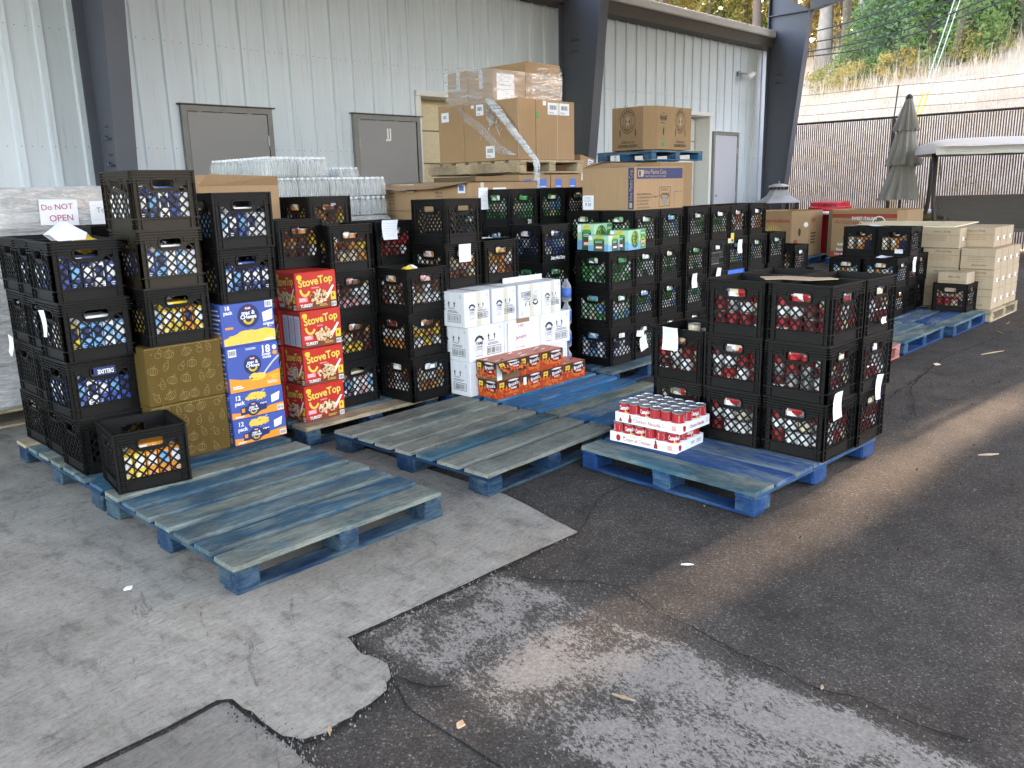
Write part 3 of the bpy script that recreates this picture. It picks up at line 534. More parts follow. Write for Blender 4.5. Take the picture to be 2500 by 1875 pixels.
def crown(parent, n, cx, rad, size, mat, seed, shape):
    c, u, v, n = leaf_mesh('crown', n, shape, 1., mat, seed); c = c*np.array(rad)+np.array(cx); u = u*size; v = v*size
    V = np.stack([c-u, c-v*.8, c+u, c+v*.8], 1).reshape(-1, 3); F = np.arange(n*4).reshape(-1, 4)
    me = bpy.data.meshes.new('crown'); me.from_pydata(V.tolist(), [], F.tolist()); me.materials.append(MATS[mat]); obj('crown', me, parent)
ball = lambda p: .25 < p@p < 1; cone = lambda p: math.hypot(p[0], p[1]) < .5*(1-p[2])+.05
def tree(name, label, x, y, H, r0, crowns, bark='bark', lean=(0, 0), limbs=5, seed=1, group='trees on the wooded hillside'):
    q = thing(name, label, 'tree', (x, y, hz(x, y)-.1), 0, group); rr = random.Random(seed)
    P = lambda t: (lean[0]*t*H+.12*math.sin(t*5+seed), lean[1]*t*H+.12*math.cos(t*4+seed), t*H)
    b = MB(); b.tube([P(i/10) for i in range(11)], [r0*(1.25 if i == 0 else 1-.75*i/10) for i in range(11)], 9); b.build('trunk', bark, q, True)
    b = MB()
    for k in range(limbs):
        t = rr.uniform(.25, .9); a = rr.uniform(0, 6.28); L = rr.uniform(.12, .26)*H*(1.1-t*.6); p = Vector(P(t)); d = Vector((math.cos(a), math.sin(a), rr.uniform(.1, .7))).normalized()
        b.tube([p, p+d*L*.5+Vector((0, 0, .05*L)), p+d*L], [r0*.3, r0*.2, r0*.06], 5)
    b.build('limbs', bark, q, True)
    for (n, c, rad, size, mat, sh) in crowns: crown(q, n, c, rad, size, mat, seed*13+n, sh)
    return q
def ray_xy(px, d):  # plan position d metres from the camera for an image column
    c = Vector(((px-1250)/2034., 1, 0)); a = R(46); x, y = c.x*math.cos(a)+c.y*math.sin(a), -c.x*math.sin(a)+c.y*math.cos(a); k = d/math.hypot(x, y); return x*k, y*k
for i, (px, d, r0, lab, bark, lean) in enumerate([(1985, 40, .36, 'thick grey pine trunk just right of the far column', 'pale_bark', (0, .02)), (2030, 44, .22, 'slim dark trunk behind the pale pines on the hill', 'bark', (.0, .03)), (2058, 39, .20, 'slim pale leaning trunk between two pines on the hill', 'pale_bark', (0, -.06)), (2096, 46, .26, 'brown pine trunk beside the big green cedar', 'bark', (0, .0)),
        (2464, 41, .24, 'pale slender trunk near the right edge of the picture', 'pale_bark', (0, .02)), (2490, 40, .38, 'thick brown trunk at the right edge of the picture', 'bark', (0, 0)), (1610, 52, .3, 'dark trunk above the low white roof', 'bark', (0, 0)), (1825, 50, .3, 'dark pine trunk left of the far column', 'bark', (0, .01))]):
    x, y = ray_xy(px, d); tree('pine_tree', lab, x, y, 17, r0, [(900, (0, 0, 14.5), (2.6, 2.6, 2.6), .30, 'leaf_green', ball)], bark, lean, 7, 20+i)
for i, (px, d, H, rad, mat, lab, n, sz) in enumerate([(2230, 36, 9.5, 2.9, 'leaf_dark', 'large dark green cedar leaning over the hillside grass', 17000, .10), (2360, 37, 10.5, 3.3, 'leaf_dark', 'broad dark evergreen filling the upper right corner', 19000, .10), (2135, 41, 8, 1.9, 'leaf_green', 'lighter green young pine left of the dark cedar', 8000, .095), (2085, 38, 3.8, 1.2, 'leaf_green', 'small bright green sapling at the foot of the pines', 3000, .08), (2290, 33, 5.0, 1.8, 'leaf_green', 'mid green bush spreading below the dark cedar', 6000, .085), (2420, 35, 6.5, 1.9, 'leaf_dark', 'dark evergreen shrub beside the slender right-hand trunk', 7000, .09)]):
    x, y = ray_xy(px, d); tree('cedar_tree', lab, x, y, H*.9, .2, [(n, (0, 0, H*.52), (rad, rad, H*.52), sz, mat, cone if i in (0, 2, 3) else ball)], 'bark', (0, 0), 6, 60+i)
for i, (px, d, H, mat, lab) in enumerate([(2010, 50, 11, 'leaf_gold', 'golden autumn tree right behind the far column'), (2065, 52, 12, 'leaf_gold', 'orange-gold tree behind the slim pale trunks'), (1945, 51, 11, 'leaf_gold', 'yellow autumn tree hidden partly by the far column'), (1540, 54, 13, 'leaf_mixed', 'yellow-green tree above the left part of the low roof'), (1630, 56, 13, 'leaf_gold', 'golden tree above the middle of the low roof'), (1715, 54, 12, 'leaf_mixed', 'yellow-green tree behind the satellite dish'), (1800, 56, 13, 'leaf_green', 'green tree above the right end of the low roof'), (2480, 50, 12, 'leaf_gold', 'golden tree behind the trunks at the right edge')]):
    x, y = ray_xy(px, d); tree('autumn_tree', lab, x, y, H, .18, [(8000, (0, 0, H*.55), (3.2, 3.2, H*.5), .13, mat, ball)], 'bark', (0, 0), 6, 90+i)
def woods():
    b = MB(); n = 15000; V = []; F = []
    for i in range(n):
        px = RNG.uniform(1400, 2900); d = RNG.uniform(56, 74); x, y = ray_xy(px, d); z = hz(x, y)+RNG.uniform(0, 17); u = RNG.normal(size=3); u /= np.linalg.norm(u); v = np.cross(u, RNG.normal(size=3)); v /= np.linalg.norm(v); s = RNG.uniform(.3, .75); c = np.array((x, y, z)); k = len(V)
        V += [tuple(c-u*s), tuple(c-v*s*.6), tuple(c+u*s), tuple(c+v*s*.6)]; F.append((k, k+1, k+2, k+3))
    me = bpy.data.meshes.new('far_woods'); me.from_pydata(V, [], F); me.materials.append(MATS['leaf_mixed']); tag(obj('far_woods', me), 'far autumn woods massed behind the hillside trees', 'woods', None, 'stuff')
woods()
# trees standing off to the right, between the low sun and the yard
for i, (x, y, H) in enumerate([(34, -9.5, 13), (36, -6.6, 14), (33, -4.6, 12), (37, -3.35, 15), (34, 1.75, 13), (38, 2.9, 14), (36, -12.5, 14), (40, 5.2, 16)]):
    tree('autumn_tree', ('leafy tree right of the picture, %s from the far end' % ('eighth', 'seventh', 'sixth', 'fifth', 'third', 'second', 'ninth', 'fourth')[i]), x, y, H, .22, [(5200, (0, 0, H*.50), (2.0, 2.0, H*.46), .26, 'leaf_mixed', ball)], 'bark', (0, 0), 6, 130+i)
tree('autumn_tree', 'unseen high-crowned tree added to bound the sun streak from above', 35.5, -2.4, 14, .16, [(6500, (0, 1.65, 4.75), (1.6, 1.6, 3.6), .26, 'leaf_mixed', ball)], 'bark', (0, 0), 4, 151)  # added out of view; its crown screens the upper rays of the streak
tree('autumn_tree', 'unseen thin tree with sparse leaves added to weaken the sun streak', 33, -2.4, 3.2, .08, [(420, (0, 1.8, .9), (1.3, 1.0, 1.1), .12, 'leaf_mixed', ball)], 'bark', (0, 0), 4, 153)  # added out of view; scattered leaves dim the sun passing the hill notch
tree('autumn_tree', 'unseen low tree added to bound the sun streak from below', 36.6, -.85, 5.0, .12, [(4500, (0, 0, 2.95), (1.2, 1.2, 2.6), .26, 'leaf_mixed', ball)], 'bark', (0, 0), 4, 152)  # added out of view to screen the lower rays of the streak
# low brush at the tree line
for i, (px, d, mat) in enumerate([(2010, 36, 'leaf_mixed'), (2060, 35, 'leaf_gold'), (2120, 35, 'leaf_green'), (2175, 34, 'leaf_gold'), (2350, 33, 'leaf_mixed')]):
    x, y = ray_xy(px, d); q = thing('bush', ['yellow-green bush at the foot of the thick pine', 'rusty gold bush under the slim pale trunk', 'green bush below the young pine', 'golden bush below the dark cedar', 'yellow-green bush below the broad evergreen'][i], 'bush', (x, y, hz(x, y)-.1), 0, 'hillside bushes')
    crown(q, 1500, (0, 0, .5), (1.0, 1.0, .6), .06, mat, 200+i, ball); b = MB()
    for k in range(4): b.tube([(0, 0, 0), (.3*math.cos(k*1.6), .3*math.sin(k*1.6), .8)], [.02, .008], 4)
    b.build('stem', 'bark', q)
# power lines and guy wires
def pix(px, py, d):   # world point seen at an image position, d metres away in plan
    v = cam.matrix_world.to_3x3() @ Vector(((px-1250)/2034., (937.5-py)/2034., -1)); return cam.matrix_world.translation+v*(d/math.hypot(v.x, v.y))
for k, pp in enumerate([[(1560, 128), (1700, 112), (1975, 80), (2230, 0), (2500, -112)], [(1560, 140), (1700, 128), (1975, 105), (2150, 62), (2325, 0), (2600, -112)], [(1560, 158), (1700, 147), (1975, 126), (2180, 82), (2380, 10), (2600, -90)], [(1560, 166), (1700, 156), (1965, 139), (2150, 108), (2420, 14), (2600, -66)]]):
    P_ = [pix(a, c, 26-3*(a-1560)/1000) for a, c in pp]; pts = []
    for i in range(len(P_)-1):
        p0, p1, p2, p3 = P_[max(i-1, 0)], P_[i], P_[i+1], P_[min(i+2, len(P_)-1)]
        for t in (0, .25, .5, .75): pts.append(.5*((2*p1)+(p2-p0)*t+(2*p0-5*p1+4*p2-p3)*t*t+(3*p1-p0-3*p2+p3)*t**3))
    b = MB(); b.tube(pts+[P_[-1]], .017, 5); tag(b.build('power_line', 'wire'), ['topmost of the four dark cables crossing the wooded hill', 'second dark cable from the top crossing the hill', 'third dark cable from the top crossing the hill', 'lowest of the four dark cables crossing the hill'][k], 'cable', 'overhead cables')
for k in range(2):
    x0, y0 = ray_xy(2150+10*k, 22); x1, y1 = ray_xy(2315+14*k, 24.5); q = thing('guy_wire', ['left of the two slanting guy wires with yellow guards', 'right of the two slanting guy wires with yellow guards'][k], 'guy wire', (x0, y0, hz(x0, y0)), 0, 'guy wires')
    v = Vector((x1-x0, y1-y0, 8.8-hz(x0, y0)-1.6)); b = MB(); b.tube([v*.34, v*1.35], .011, 6); b.build('cable', 'guy_white', q); b = MB(); b.tube([(0, 0, 0), v*.42], .022, 7); b.build('guard', 'guy_yellow', q)
# ------------------------------------------------------------------ pallets
def board_mesh(L, w, h, seed):
    r = random.Random(seed); b = MB(); n = 7; rings = []
    for i in range(n+1):
        x = L*i/n; j = lambda: r.uniform(-.0025, .0025); e = (r.uniform(0, .004) if i in (0, n) else 0); s = -1 if i == n else 1; c = .004
        y0, y1 = j(), w+j(); z1 = h+j()*.5
        ring = [(x+s*e*r.random(), y0, 0), (x, y1, 0), (x+s*r.uniform(0, .012)*(i in (0, n)), y1, z1-c), (x, y1-c, z1), (x, y0+c, z1), (x+s*r.uniform(0, .012)*(i in (0, n)), y0, z1-c)]
        rings.append(len(b.v)); b.v += ring
    for a, c in zip(rings, rings[1:]):
        for k in range(6): b.f.append((a+k, c+k, c+(k+1) % 6, a+(k+1) % 6)); b.m.append(0)
    for xx in (.05, L/2, L-.05):
        for yy in (.25, .75):
            cx, cy_ = xx+r.uniform(-.015, .015), w*yy+r.uniform(-.01, .01); k0 = len(b.v); b.v += [(cx+.0042*math.cos(a*1.047), cy_+.0042*math.sin(a*1.047), h+.0022) for a in range(6)]; b.f.append(tuple(k0+a for a in range(6))); b.m.append(1)
    b.f.append(tuple(rings[0]+k for k in range(6))); b.f.append(tuple(rings[-1]+k for k in range(6))[::-1]); b.m += [0, 0]
    return b
BM = {}
def bmesh_cached(L, w, h, v, mat):
    k = (L, w, h, v, mat)
    if k not in BM: BM[k] = board_mesh(L, w, h, hash((L, w, v)) & 0xffff).mesh('board', [mat, 'nail'])
    return BM[k]
PL = []
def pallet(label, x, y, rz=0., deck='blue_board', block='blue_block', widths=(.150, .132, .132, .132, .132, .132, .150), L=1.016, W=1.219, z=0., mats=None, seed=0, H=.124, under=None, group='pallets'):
    q = thing('pallet', label, 'pallet', (x, y, z+.009), R(rz), group); r = random.Random(seed); k = H/.124
    gap = (W-sum(widths))/(len(widths)-1); yy = 0
    for i, w in enumerate(widths):
        m = mats[i] if mats else deck
        o = obj('board', bmesh_cached(L, w, .020*k, i % 3, m), q, (r.uniform(-.006, .006), yy, .1045*k-.009), R(r.uniform(-.25, .25))); yy += w+gap
    for xx in (0, L/2-.05, L-.10):
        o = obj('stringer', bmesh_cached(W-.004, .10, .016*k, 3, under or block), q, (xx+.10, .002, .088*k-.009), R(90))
    for xx in (0.003, L/2-.05, L-.103):
        for yy in (.003, W/2-.07, W-.143):
            ck = ('blk', round(H, 3), block, r.randint(0, 2))
            if ck not in BM: b = MB(); b.cbox(0, 0, 0, .10, .14, .0728*k, .006, 0, .0025); BM[ck] = b.mesh('block', [block])
            obj('block', BM[ck], q, (xx, yy, .0148*k-.009))
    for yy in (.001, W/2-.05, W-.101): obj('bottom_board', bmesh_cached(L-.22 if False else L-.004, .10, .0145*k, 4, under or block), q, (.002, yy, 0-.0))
    return q
AB = ['worn_board', 'blue_board', 'worn_board', 'blue_board', 'blue_board', 'worn_board', 'worn_board']
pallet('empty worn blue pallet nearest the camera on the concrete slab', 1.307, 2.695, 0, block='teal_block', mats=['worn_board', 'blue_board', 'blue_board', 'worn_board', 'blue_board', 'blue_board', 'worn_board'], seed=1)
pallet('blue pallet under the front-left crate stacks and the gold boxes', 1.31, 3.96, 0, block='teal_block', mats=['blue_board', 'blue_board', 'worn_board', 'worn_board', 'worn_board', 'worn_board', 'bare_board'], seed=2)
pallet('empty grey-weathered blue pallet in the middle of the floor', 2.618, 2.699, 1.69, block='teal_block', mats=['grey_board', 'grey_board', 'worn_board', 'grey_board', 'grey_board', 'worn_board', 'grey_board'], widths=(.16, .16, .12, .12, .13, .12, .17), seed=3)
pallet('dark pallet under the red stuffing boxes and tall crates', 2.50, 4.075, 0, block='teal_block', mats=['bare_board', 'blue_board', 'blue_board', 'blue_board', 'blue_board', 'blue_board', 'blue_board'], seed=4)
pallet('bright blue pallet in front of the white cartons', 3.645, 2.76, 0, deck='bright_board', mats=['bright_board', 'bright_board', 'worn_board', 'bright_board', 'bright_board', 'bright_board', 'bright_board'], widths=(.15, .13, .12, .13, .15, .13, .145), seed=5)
pallet('hidden blue pallet carrying the back half of the white cartons', 3.60, 4.02, 0, seed=6)
dx, dy = math.cos(R(-2.78)), math.sin(R(-2.78))
pallet('blue pallet carrying the soup trays and red-can crates on asphalt', 3.196+1.219*dx, 1.627+1.219*dy, 87.22, mats=['deep_board', 'deep_board', 'deep_board', 'deep_board', 'deep_board', 'deep_board', 'worn_board'], widths=(.165, .165, .165, .165, .165, .165, .165), seed=7)
pallet('blue pallet under the green-can crate corner', 4.76, 3.58, 0, deck='blue_board', seed=8)
pallet('blue pallet under the middle of the long crate wall', 5.86, 3.58, 0, seed=9)
pallet('blue pallet under the far end of the long crate wall', 6.96, 3.58, 0, seed=10)
pallet('red pallet half hidden behind the right-hand crates', 6.06, 2.37, 0, deck='red_board', block='red_board', seed=11)
pallet('teal-blue pallet beside the red pallet at the right', 7.17, 2.37, 0, mats=['worn_board', 'blue_board', 'worn_board', 'blue_board', 'worn_board', 'blue_board', 'blue_board'], widths=(.155, .155, .14, .14, .14, .14, .155), seed=12)
pallet('blue pallet under the far right crates', 8.28, 2.32, 0, mats=['worn_board', 'deep_board', 'deep_board', 'deep_board', 'deep_board', 'deep_board', 'blue_board'], widths=(.16, .15, .14, .14, .14, .14, .16), seed=13)
pallet('bare wooden pallet under the brown cartons at the far right', 9.32, 2.28, 0, deck='bare_board', block='bare_board', seed=14)

# ------------------------------------------------------------------ milk crates
CW, CH = .327, .283
def clip_line(poly, p, d):
    ts = []
    for (x0, y0), (x1, y1) in zip(poly, poly[1:]+poly[:1]):
        ex, ey = x1-x0, y1-y0; den = d[0]*ey-d[1]*ex
        if abs(den) < 1e-9: continue
        t = ((x0-p[0])*ey-(y0-p[1])*ex)/den; s = ((x0-p[0])*d[1]-(y0-p[1])*d[0])/den
        if 0 <= s < 1: ts.append(t)
    ts.sort(); return [(ts[i], ts[i+1]) for i in range(0, len(ts)-1, 2)]
def crate_side(variant):
    b = MB(); hw = CW/2
    F = lambda a, z, l: (a, -hw-l, z)     # outer face at y = -hw
    hole = [(-.050, .196), (.050, .196), (.058, .206), (.058, .232), (.048, .242), (-.048, .242), (-.058, .232), (-.058, .206)]
    if variant == 0: reg = [(-.124, .060), (.124, .060), (.124, .208), (.092, .214), (.070, .192), (.046, .180), (-.046, .180), (-.070, .192), (-.092, .214), (-.124, .208)]
    elif variant == 1: reg = [(-.106, .066), (.106, .066), (.116, .11), (.116, .17), (.102, .208), (.080, .226), (.068, .196), (.048, .183), (-.048, .183), (-.068, .196), (-.080, .226), (-.102, .208), (-.116, .17), (-.116, .11)]
    else: reg = [(-.118, .075), (.118, .075), (.118, .175), (-.118, .175)]
    outer = [(-hw+.001, .004), (hw-.001, .004), (hw-.001, CH-.003), (-hw+.001, CH-.003)]
    loops = [outer, reg, hole]; pts = [p for l in loops for p in l]
    tr = tessellate_polygon([[Vector((x, y, 0)) for x, y in l] for l in loops])
    for lay, depth in ((0, -.009), (1, -.014)):
        n = len(b.v); b.v += [F(x, y, depth) for x, y in pts]
        for t in tr: b.f.append(tuple(n+i for i in t)); b.m.append(0)
    for l in (reg, hole):
        for (x0, y0), (x1, y1) in zip(l, l[1:]+l[:1]): b.poly([F(x0, y0, -.007), F(x1, y1, -.007), F(x1, y1, -.0145), F(x0, y0, -.0145)])
    def rib(a0, z0, a1, z1, pr=.0): 
        p0, p1 = F(a0, z0, pr), F(a1, z1, -.010); b.box(min(p0[0], p1[0]), min(p0[1], p1[1]), min(p0[2], p1[2]), max(p0[0], p1[0]), max(p0[1], p1[1]), max(p0[2], p1[2]))
    # rims and ribs
    for z in (.052, .0):
        rib(-hw, z, hw, z+.005, .001)
    for z in (.275, .262, .249): rib(-hw, z, hw, z+.005, .001)
    for z in (.236, .223):
        for s in (-1, 1): rib(s*hw, z, s*.066, z+.005, .001)
    for s in (-1, 1):
        rib(s*hw, .004, s*(hw-.010), CH-.003, .0); rib(s*(hw-.036), .005, s*(hw-.041), .240, -.001)
        for z in (.03, .055, .10, .125, .15, .175): rib(s*hw, z, s*(hw-.036), z+.003, -.001)
    for l in (hole,):
        for (x0, y0), (x1, y1) in zip(l, l[1:]+l[:1]): b.bar(F(x0, y0, -.005), F(x1, y1, -.005), .007, .008, 0, (0, 1, 0))
    # lattice
    if variant == 2:
        for i in range(13):
            for z0 in (.080, .131): x = -.112+i*.018; b.bar(F(x, z0, -.007), F(x+.014, z0+.04, -.007), .006, .005, 0, (0, 1, 0))
        rib(-.118, .122, .118, .129, -.004)
    else:
        dz = 1.0 if variant == 0 else 1.25
        for sgn in (1, -1):
            for i in range(-9, 22):
                st = .046 if variant == 0 else .036; p = (-.34*sgn+sgn*i*st, .055); d = (sgn, dz)
                for t0, t1 in clip_line(reg, p, d):
                    if t1-t0 > .006: b.bar(F(p[0]+d[0]*t0, p[1]+d[1]*t0, -.0115-(.001*sgn)), F(p[0]+d[0]*t1, p[1]+d[1]*t1, -.0115-(.001*sgn)), .0074, .005, 0, (0, 1, 0))
    return b
SIDE = {}; BASE = {}
def crate_meshes(mat):
    for v in (0, 1, 2): SIDE[v, mat] = crate_side(v).mesh('side_panel', [mat])
    b = MB(); h = CW/2-.012
    b.box(-h, -h, .003, h, h, .009); BASE[mat] = b.mesh('base', [mat])
    b = MB(); o, i = CW/2+.001, CW/2-.010
    for (x0, y0, x1, y1) in ((-o, -o, o, -i), (-o, i, o, o), (-o, -i, -i, i), (i, -i, o, i)): b.box(x0, y0, CH-.0028, x1, y1, CH)
    BASE['rim', mat] = b.mesh('rim', [mat])
for m in ('crate_plastic', 'crate_brown', 'crate_blue'): crate_meshes(m)
# ---- things packed into the crates
PAL = dict(blue=['mac_blue', 'navy', 'mac_blue', 'sky_blue', 'pure_white', 'mac_blue', 'navy', 'yellow'], bluewhite=['pure_white', 'mac_blue', 'pure_white', 'sky_blue', 'navy', 'pure_white'], gold=['yellow', 'mac_orange', 'pure_white', 'yellow', 'cream'], green=['green', 'dark_green', 'pure_white', 'mint', 'cream', 'green', 'pure_white'], greenwhite=['pure_white', 'mint', 'pure_white', 'green', 'sky_blue', 'cream'],
    red=['red', 'pure_white', 'deep_red', 'maroon', 'cream', 'red', 'deep_red', 'pure_white', 'tin'], brown=['brown', 'orange', 'cream', 'maroon', 'orange', 'pure_white', 'yellow'], mixed=['cream', 'pure_white', 'orange', 'brown', 'pale_pink', 'pure_white'], pale=['pure_white', 'cream', 'pure_white', 'sky_blue', 'orange'], pink=['pale_pink', 'pure_white', 'pale_pink', 'maroon'])
ITEM = {}
def can_mb(b, M, m0, m1, n=12):
    P = lambda prof, mis: b.lathe(prof, tuple(M.translation), n, mis, M=M.to_3x3())
    r = .0335; P([(r-.003, .0), (r, .002), (r, .005), (r-.001, .006), (r-.001, .05), (r-.001, .099), (r, .1005), (r, .104), (r-.003, .105), (r-.004, .1025), (0, .1025)], [2, 2, 2, m1, m0, 2, 2, 2, 2, 2])
def item_mesh(kind, c0, c1):
    k = (kind, c0, c1)
    if k in ITEM: return ITEM[k]
    b = MB()
    if kind == 'can': can_mb(b, Matrix.Identity(4), 0, 1); ITEM[k] = b.mesh('can', [c0, c1, 'tin'], False)
    else:
        w, d, h = .047, .125, .165; b.cbox(-w/2, 0, 0, w/2, d, h, .0015, 0); F = lambda a, z, l: (a, -l, z)
        b.rect(F, -w*.38, h*.55, w*.38, h*.9, 1); b.lines(F, -w*.35, h*.12, w*.35, h*.42, 5, 1, .4); b.rect(lambda a, z, l: (-w/2-l, a, z), .02, .03, .10, .14, 1); b.rect(lambda a, z, l: (a, z, h+l), -w*.3, .03, w*.3, .1, 1)
        ITEM[k] = b.mesh('carton', [c0, c1])
    return ITEM[k]
STUFF = MB(); SMATS = ['tin']
def sm(m):
    if m not in SMATS: SMATS.append(m)
    return SMATS.index(m)
N_CANS = [0]
def can_label(p, where): return ('%s packed in %s' % (p, where))
def fill(root_m, kind, pal, where, single, rr, lying=.12):
    cols = PAL[pal]; h = CW/2
    if kind == 'cans':
        spots = [(-.108+.072*i, -h+.052, 0) for i in range(4)]+[(-h+.052, -h+.052+.072*i, 1) for i in range(1, 4)]
        for lay in range(2):
            for (x, y, s) in spots:
                c0 = rr.choice(cols); c1 = rr.choice(cols); z = .012+.107*lay+.002
                M = root_m @ Matrix.Translation((x+rr.uniform(-.002, .002), y+rr.uniform(-.002, .002), z)) @ Matrix.Rotation(rr.uniform(0, 6), 4, 'Z') @ Matrix.Rotation(rr.uniform(-.05, .05), 4, 'X')
                put(M, 'can', c0, c1, where, single)
        # a few thrown on top, seen through the handle
        for k in range(2):
            M = root_m @ Matrix.Translation((rr.uniform(-.07, -.03)+.09*k, -h+.055, .232)) @ Matrix.Rotation(R(90), 4, 'Y') @ Matrix.Rotation(rr.uniform(0, 6), 4, 'Z'); M = root_m @ Matrix.Translation((-.055+.11*k-.045, -h+.053, .226+.004*k)) @ Matrix.Rotation(R(90), 4, 'Y')
            if k == 0: put(M, 'can', rr.choice(cols), rr.choice(cols), where, single)
        M = root_m @ Matrix.Translation((-h+.053, .045, .226)) @ Matrix.Rotation(R(90), 4, 'X'); put(M, 'can', rr.choice(cols), rr.choice(cols), where, single)
    elif kind == 'boxes':
        for i in range(5):
            c0 = rr.choice(cols); c1 = rr.choice(['pure_white', 'pure_white', 'sky_blue', 'navy']); M = root_m @ Matrix.Translation((-.108+.054*i, -h+.016+rr.uniform(0, .006), .012)); put(M, 'carton', c0, c1, where, single)
        for i in range(2):
            M = root_m @ Matrix.Translation((-h+.145, -.02+.09*i+.02, .012)) @ Matrix.Rotation(R(-90), 4, 'Z') @ Matrix.Translation((0, -.13, 0)); put(M, 'carton', rr.choice(cols), 'pure_white', where, single)
        M = root_m @ Matrix.Translation((-.075, -h+.066, .184)) @ Matrix.Rotation(R(90), 4, 'Y') @ Matrix.Rotation(R(90), 4, 'Z') @ Matrix.Translation((0, -.0, 0)); M = root_m @ Matrix.Translation((.08, -h+.040, .183)) @ Matrix.Rotation(R(-90), 4, 'Y'); put(M, 'carton', rr.choice(cols), 'pure_white', where, single)
def put(M, kind, c0, c1, where, single):
    if single and (kind != 'can' or N_CANS[0] < 232):
        o = obj('food_can' if kind == 'can' else 'food_carton', item_mesh(kind, c0, c1)); o.matrix_world = M; N_CANS[0] += kind == 'can'
        where = where[4:] if where.startswith('the ') else where; tag(o, ('tin can in the ' if kind == 'can' else 'small food carton in the ')+where, 'can' if kind == 'can' else 'carton', ('cans in the ' if kind == 'can' else 'cartons in the ')+where)
    else:
        if kind == 'can': can_mb2(M, sm(c0), sm(c1))
        else:
            n = len(STUFF.v); me = item_mesh(kind, c0, c1); STUFF.v += [tuple(M @ v.co) for v in me.vertices]
            for p in me.polygons: STUFF.f.append(tuple(n+i for i in p.vertices)); STUFF.m.append(sm(c0) if p.material_index == 0 else sm(c1))
def can_mb2(M, m0, m1):
    r = .0335; STUFF.lathe([(r, .0), (r, .05), (r, .1), (r-.002, .105), (0, .1035)], tuple(M.translation), 9, [m1, m0, 0, 0], M=M.to_3x3())
ORD = {1: ['only'], 2: ['lower', 'upper'], 3: ['bottom', 'middle', 'top'], 4: ['bottom', 'second', 'third', 'top'], 5: ['bottom', 'second', 'third', 'fourth', 'top']}
CR = 0
def crate(x, y, z, rz, where, variant=0, mat='crate_plastic', kind=None, pal=None, single=False, label=None, seed=0):
    rr = random.Random(seed*7+int(x*100)+int(z*1000)); a = R(rz); h = CW/2
    cx, cy_ = x+h*math.cos(a)-h*math.sin(a), y+h*math.sin(a)+h*math.cos(a)
    q = thing('milk_crate', label or ('black milk crate, '+where), 'milk crate', (cx, cy_, z), a, 'black plastic milk crates')
    for k in range(4): obj('side_panel', SIDE[variant, mat], q, (0, 0, 0), R(90*k))
    obj('base', BASE[mat], q); obj('rim', BASE['rim', mat], q)
    if kind: fill(Matrix.Translation((cx, cy_, z)) @ Matrix.Rotation(a, 4, 'Z'), kind, pal, where, single, rr)
    return q
def stack(x, y, z, n, where, spec, rz=0., variant=None, single=False, mats=None, jit=.006, seed=0):
    rr = random.Random(int(x*1000)+seed)
    for i in range(n):
        sp = spec[i] if isinstance(spec, list) else spec; w = ('%s of %s' % (ORD[n][i], where)) if n > 1 else where
        v = variant[i] if isinstance(variant, list) else (variant if variant is not None else rr.choice((0, 1)))
        k, p = sp if sp else (None, None)
        crate(x+rr.uniform(-jit, jit), y+rr.uniform(-jit, jit), z+i*CH, rz+rr.uniform(-2.2, 2.2), w, v, mats[i] if mats else 'crate_plastic', k, p, single, seed=i+3)
C = lambda p: ('cans', p); B = lambda p: ('boxes', p)
stack(1.325, 4.19, .125, 4, 'the front-left crate stack', [None, B('blue'), B('blue'), B('bluewhite')], variant=[0, 0, 0, 0], single=True, jit=.012)
stack(1.365, 4.54, .125, 4, 'the stack just behind the front-left stack', [None, None, B('blue'), B('blue')], variant=0)
stack(1.38, 4.88, .125, 4, 'the leftmost crate stack by the wrapped water', None, variant=[0, 1, 0, 1])
stack(1.72, 4.76, .17, 4, 'the crate stack hidden behind the front-left ones', [None, None, None, B('gold')])
stack(1.68, 4.09, .724, 3, 'the three tall crates on the gold boxes', [B('gold'), B('bluewhite'), B('bluewhite')], variant=0, single=True, mats=['crate_plastic', 'crate_brown', 'crate_brown'])
stack(2.06, 4.06, .894, 2, 'the two crates on the blue pasta boxes', [B('blue'), B('bluewhite')], variant=0, single=True)
stack(2.60, 4.385, 1.014, 1, 'the crate on the red stuffing boxes', [C('brown')], variant=1, single=True)
stack(2.885, 4.285, .125, 4, 'the crates right of the red stuffing boxes', [B('mixed'), C('brown'), C('mixed'), C('brown')], variant=0, single=True)
stack(3.335, 4.41, .125, 4, 'the back stack with red cans by a paper', [None, None, None, C('red')])
stack(2.99, 4.64, .0095, 5, 'the back stack before the water bottles', [None, None, None, C('brown'), C('brown')], variant=1)
stack(3.265, 4.035, .125, 3, 'the crates left of the white cartons', [C('mixed'), C('brown'), C('mixed')], variant=[1, 0, 0], single=True)
stack(3.60, 4.035, .822, 2, 'the pair on the white cartons\' left end', [C('mixed'), None], variant=[0, 1], single=True)
stack(3.935, 4.03, .822, 1, 'right-hand crate on the white cartons', [C('brown')], variant=0, single=True)
stack(3.60, 4.375, .822, 1, 'crate behind the pair on the white cartons', [C('red')], variant=1)
stack(3.60, 4.715, .822, 1, 'rearmost crate on the white cartons', [C('mixed')], variant=1)
stack(4.72, 4.83, .144, 4, 'the stack left of the tall green-can stacks', [None, None, None, C('greenwhite')], variant=0)
stack(4.68, 4.50, .025, 5, 'the left tall green-can stack', [None, None, C('greenwhite'), C('bluewhite'), C('green')], variant=1)
stack(5.02, 4.50, .025, 5, 'the right tall green-can stack', [None, None, None, C('green'), C('greenwhite')], variant=1)
stack(5.38, 4.53, .025, 5, 'the tall stack behind the plastics carton', [None, None, None, None, C('green')], variant=1)
stack(4.61, 4.11, .046, 4, 'the lettered dairy crate stack', [None, None, C('green'), C('bluewhite')], variant=1)
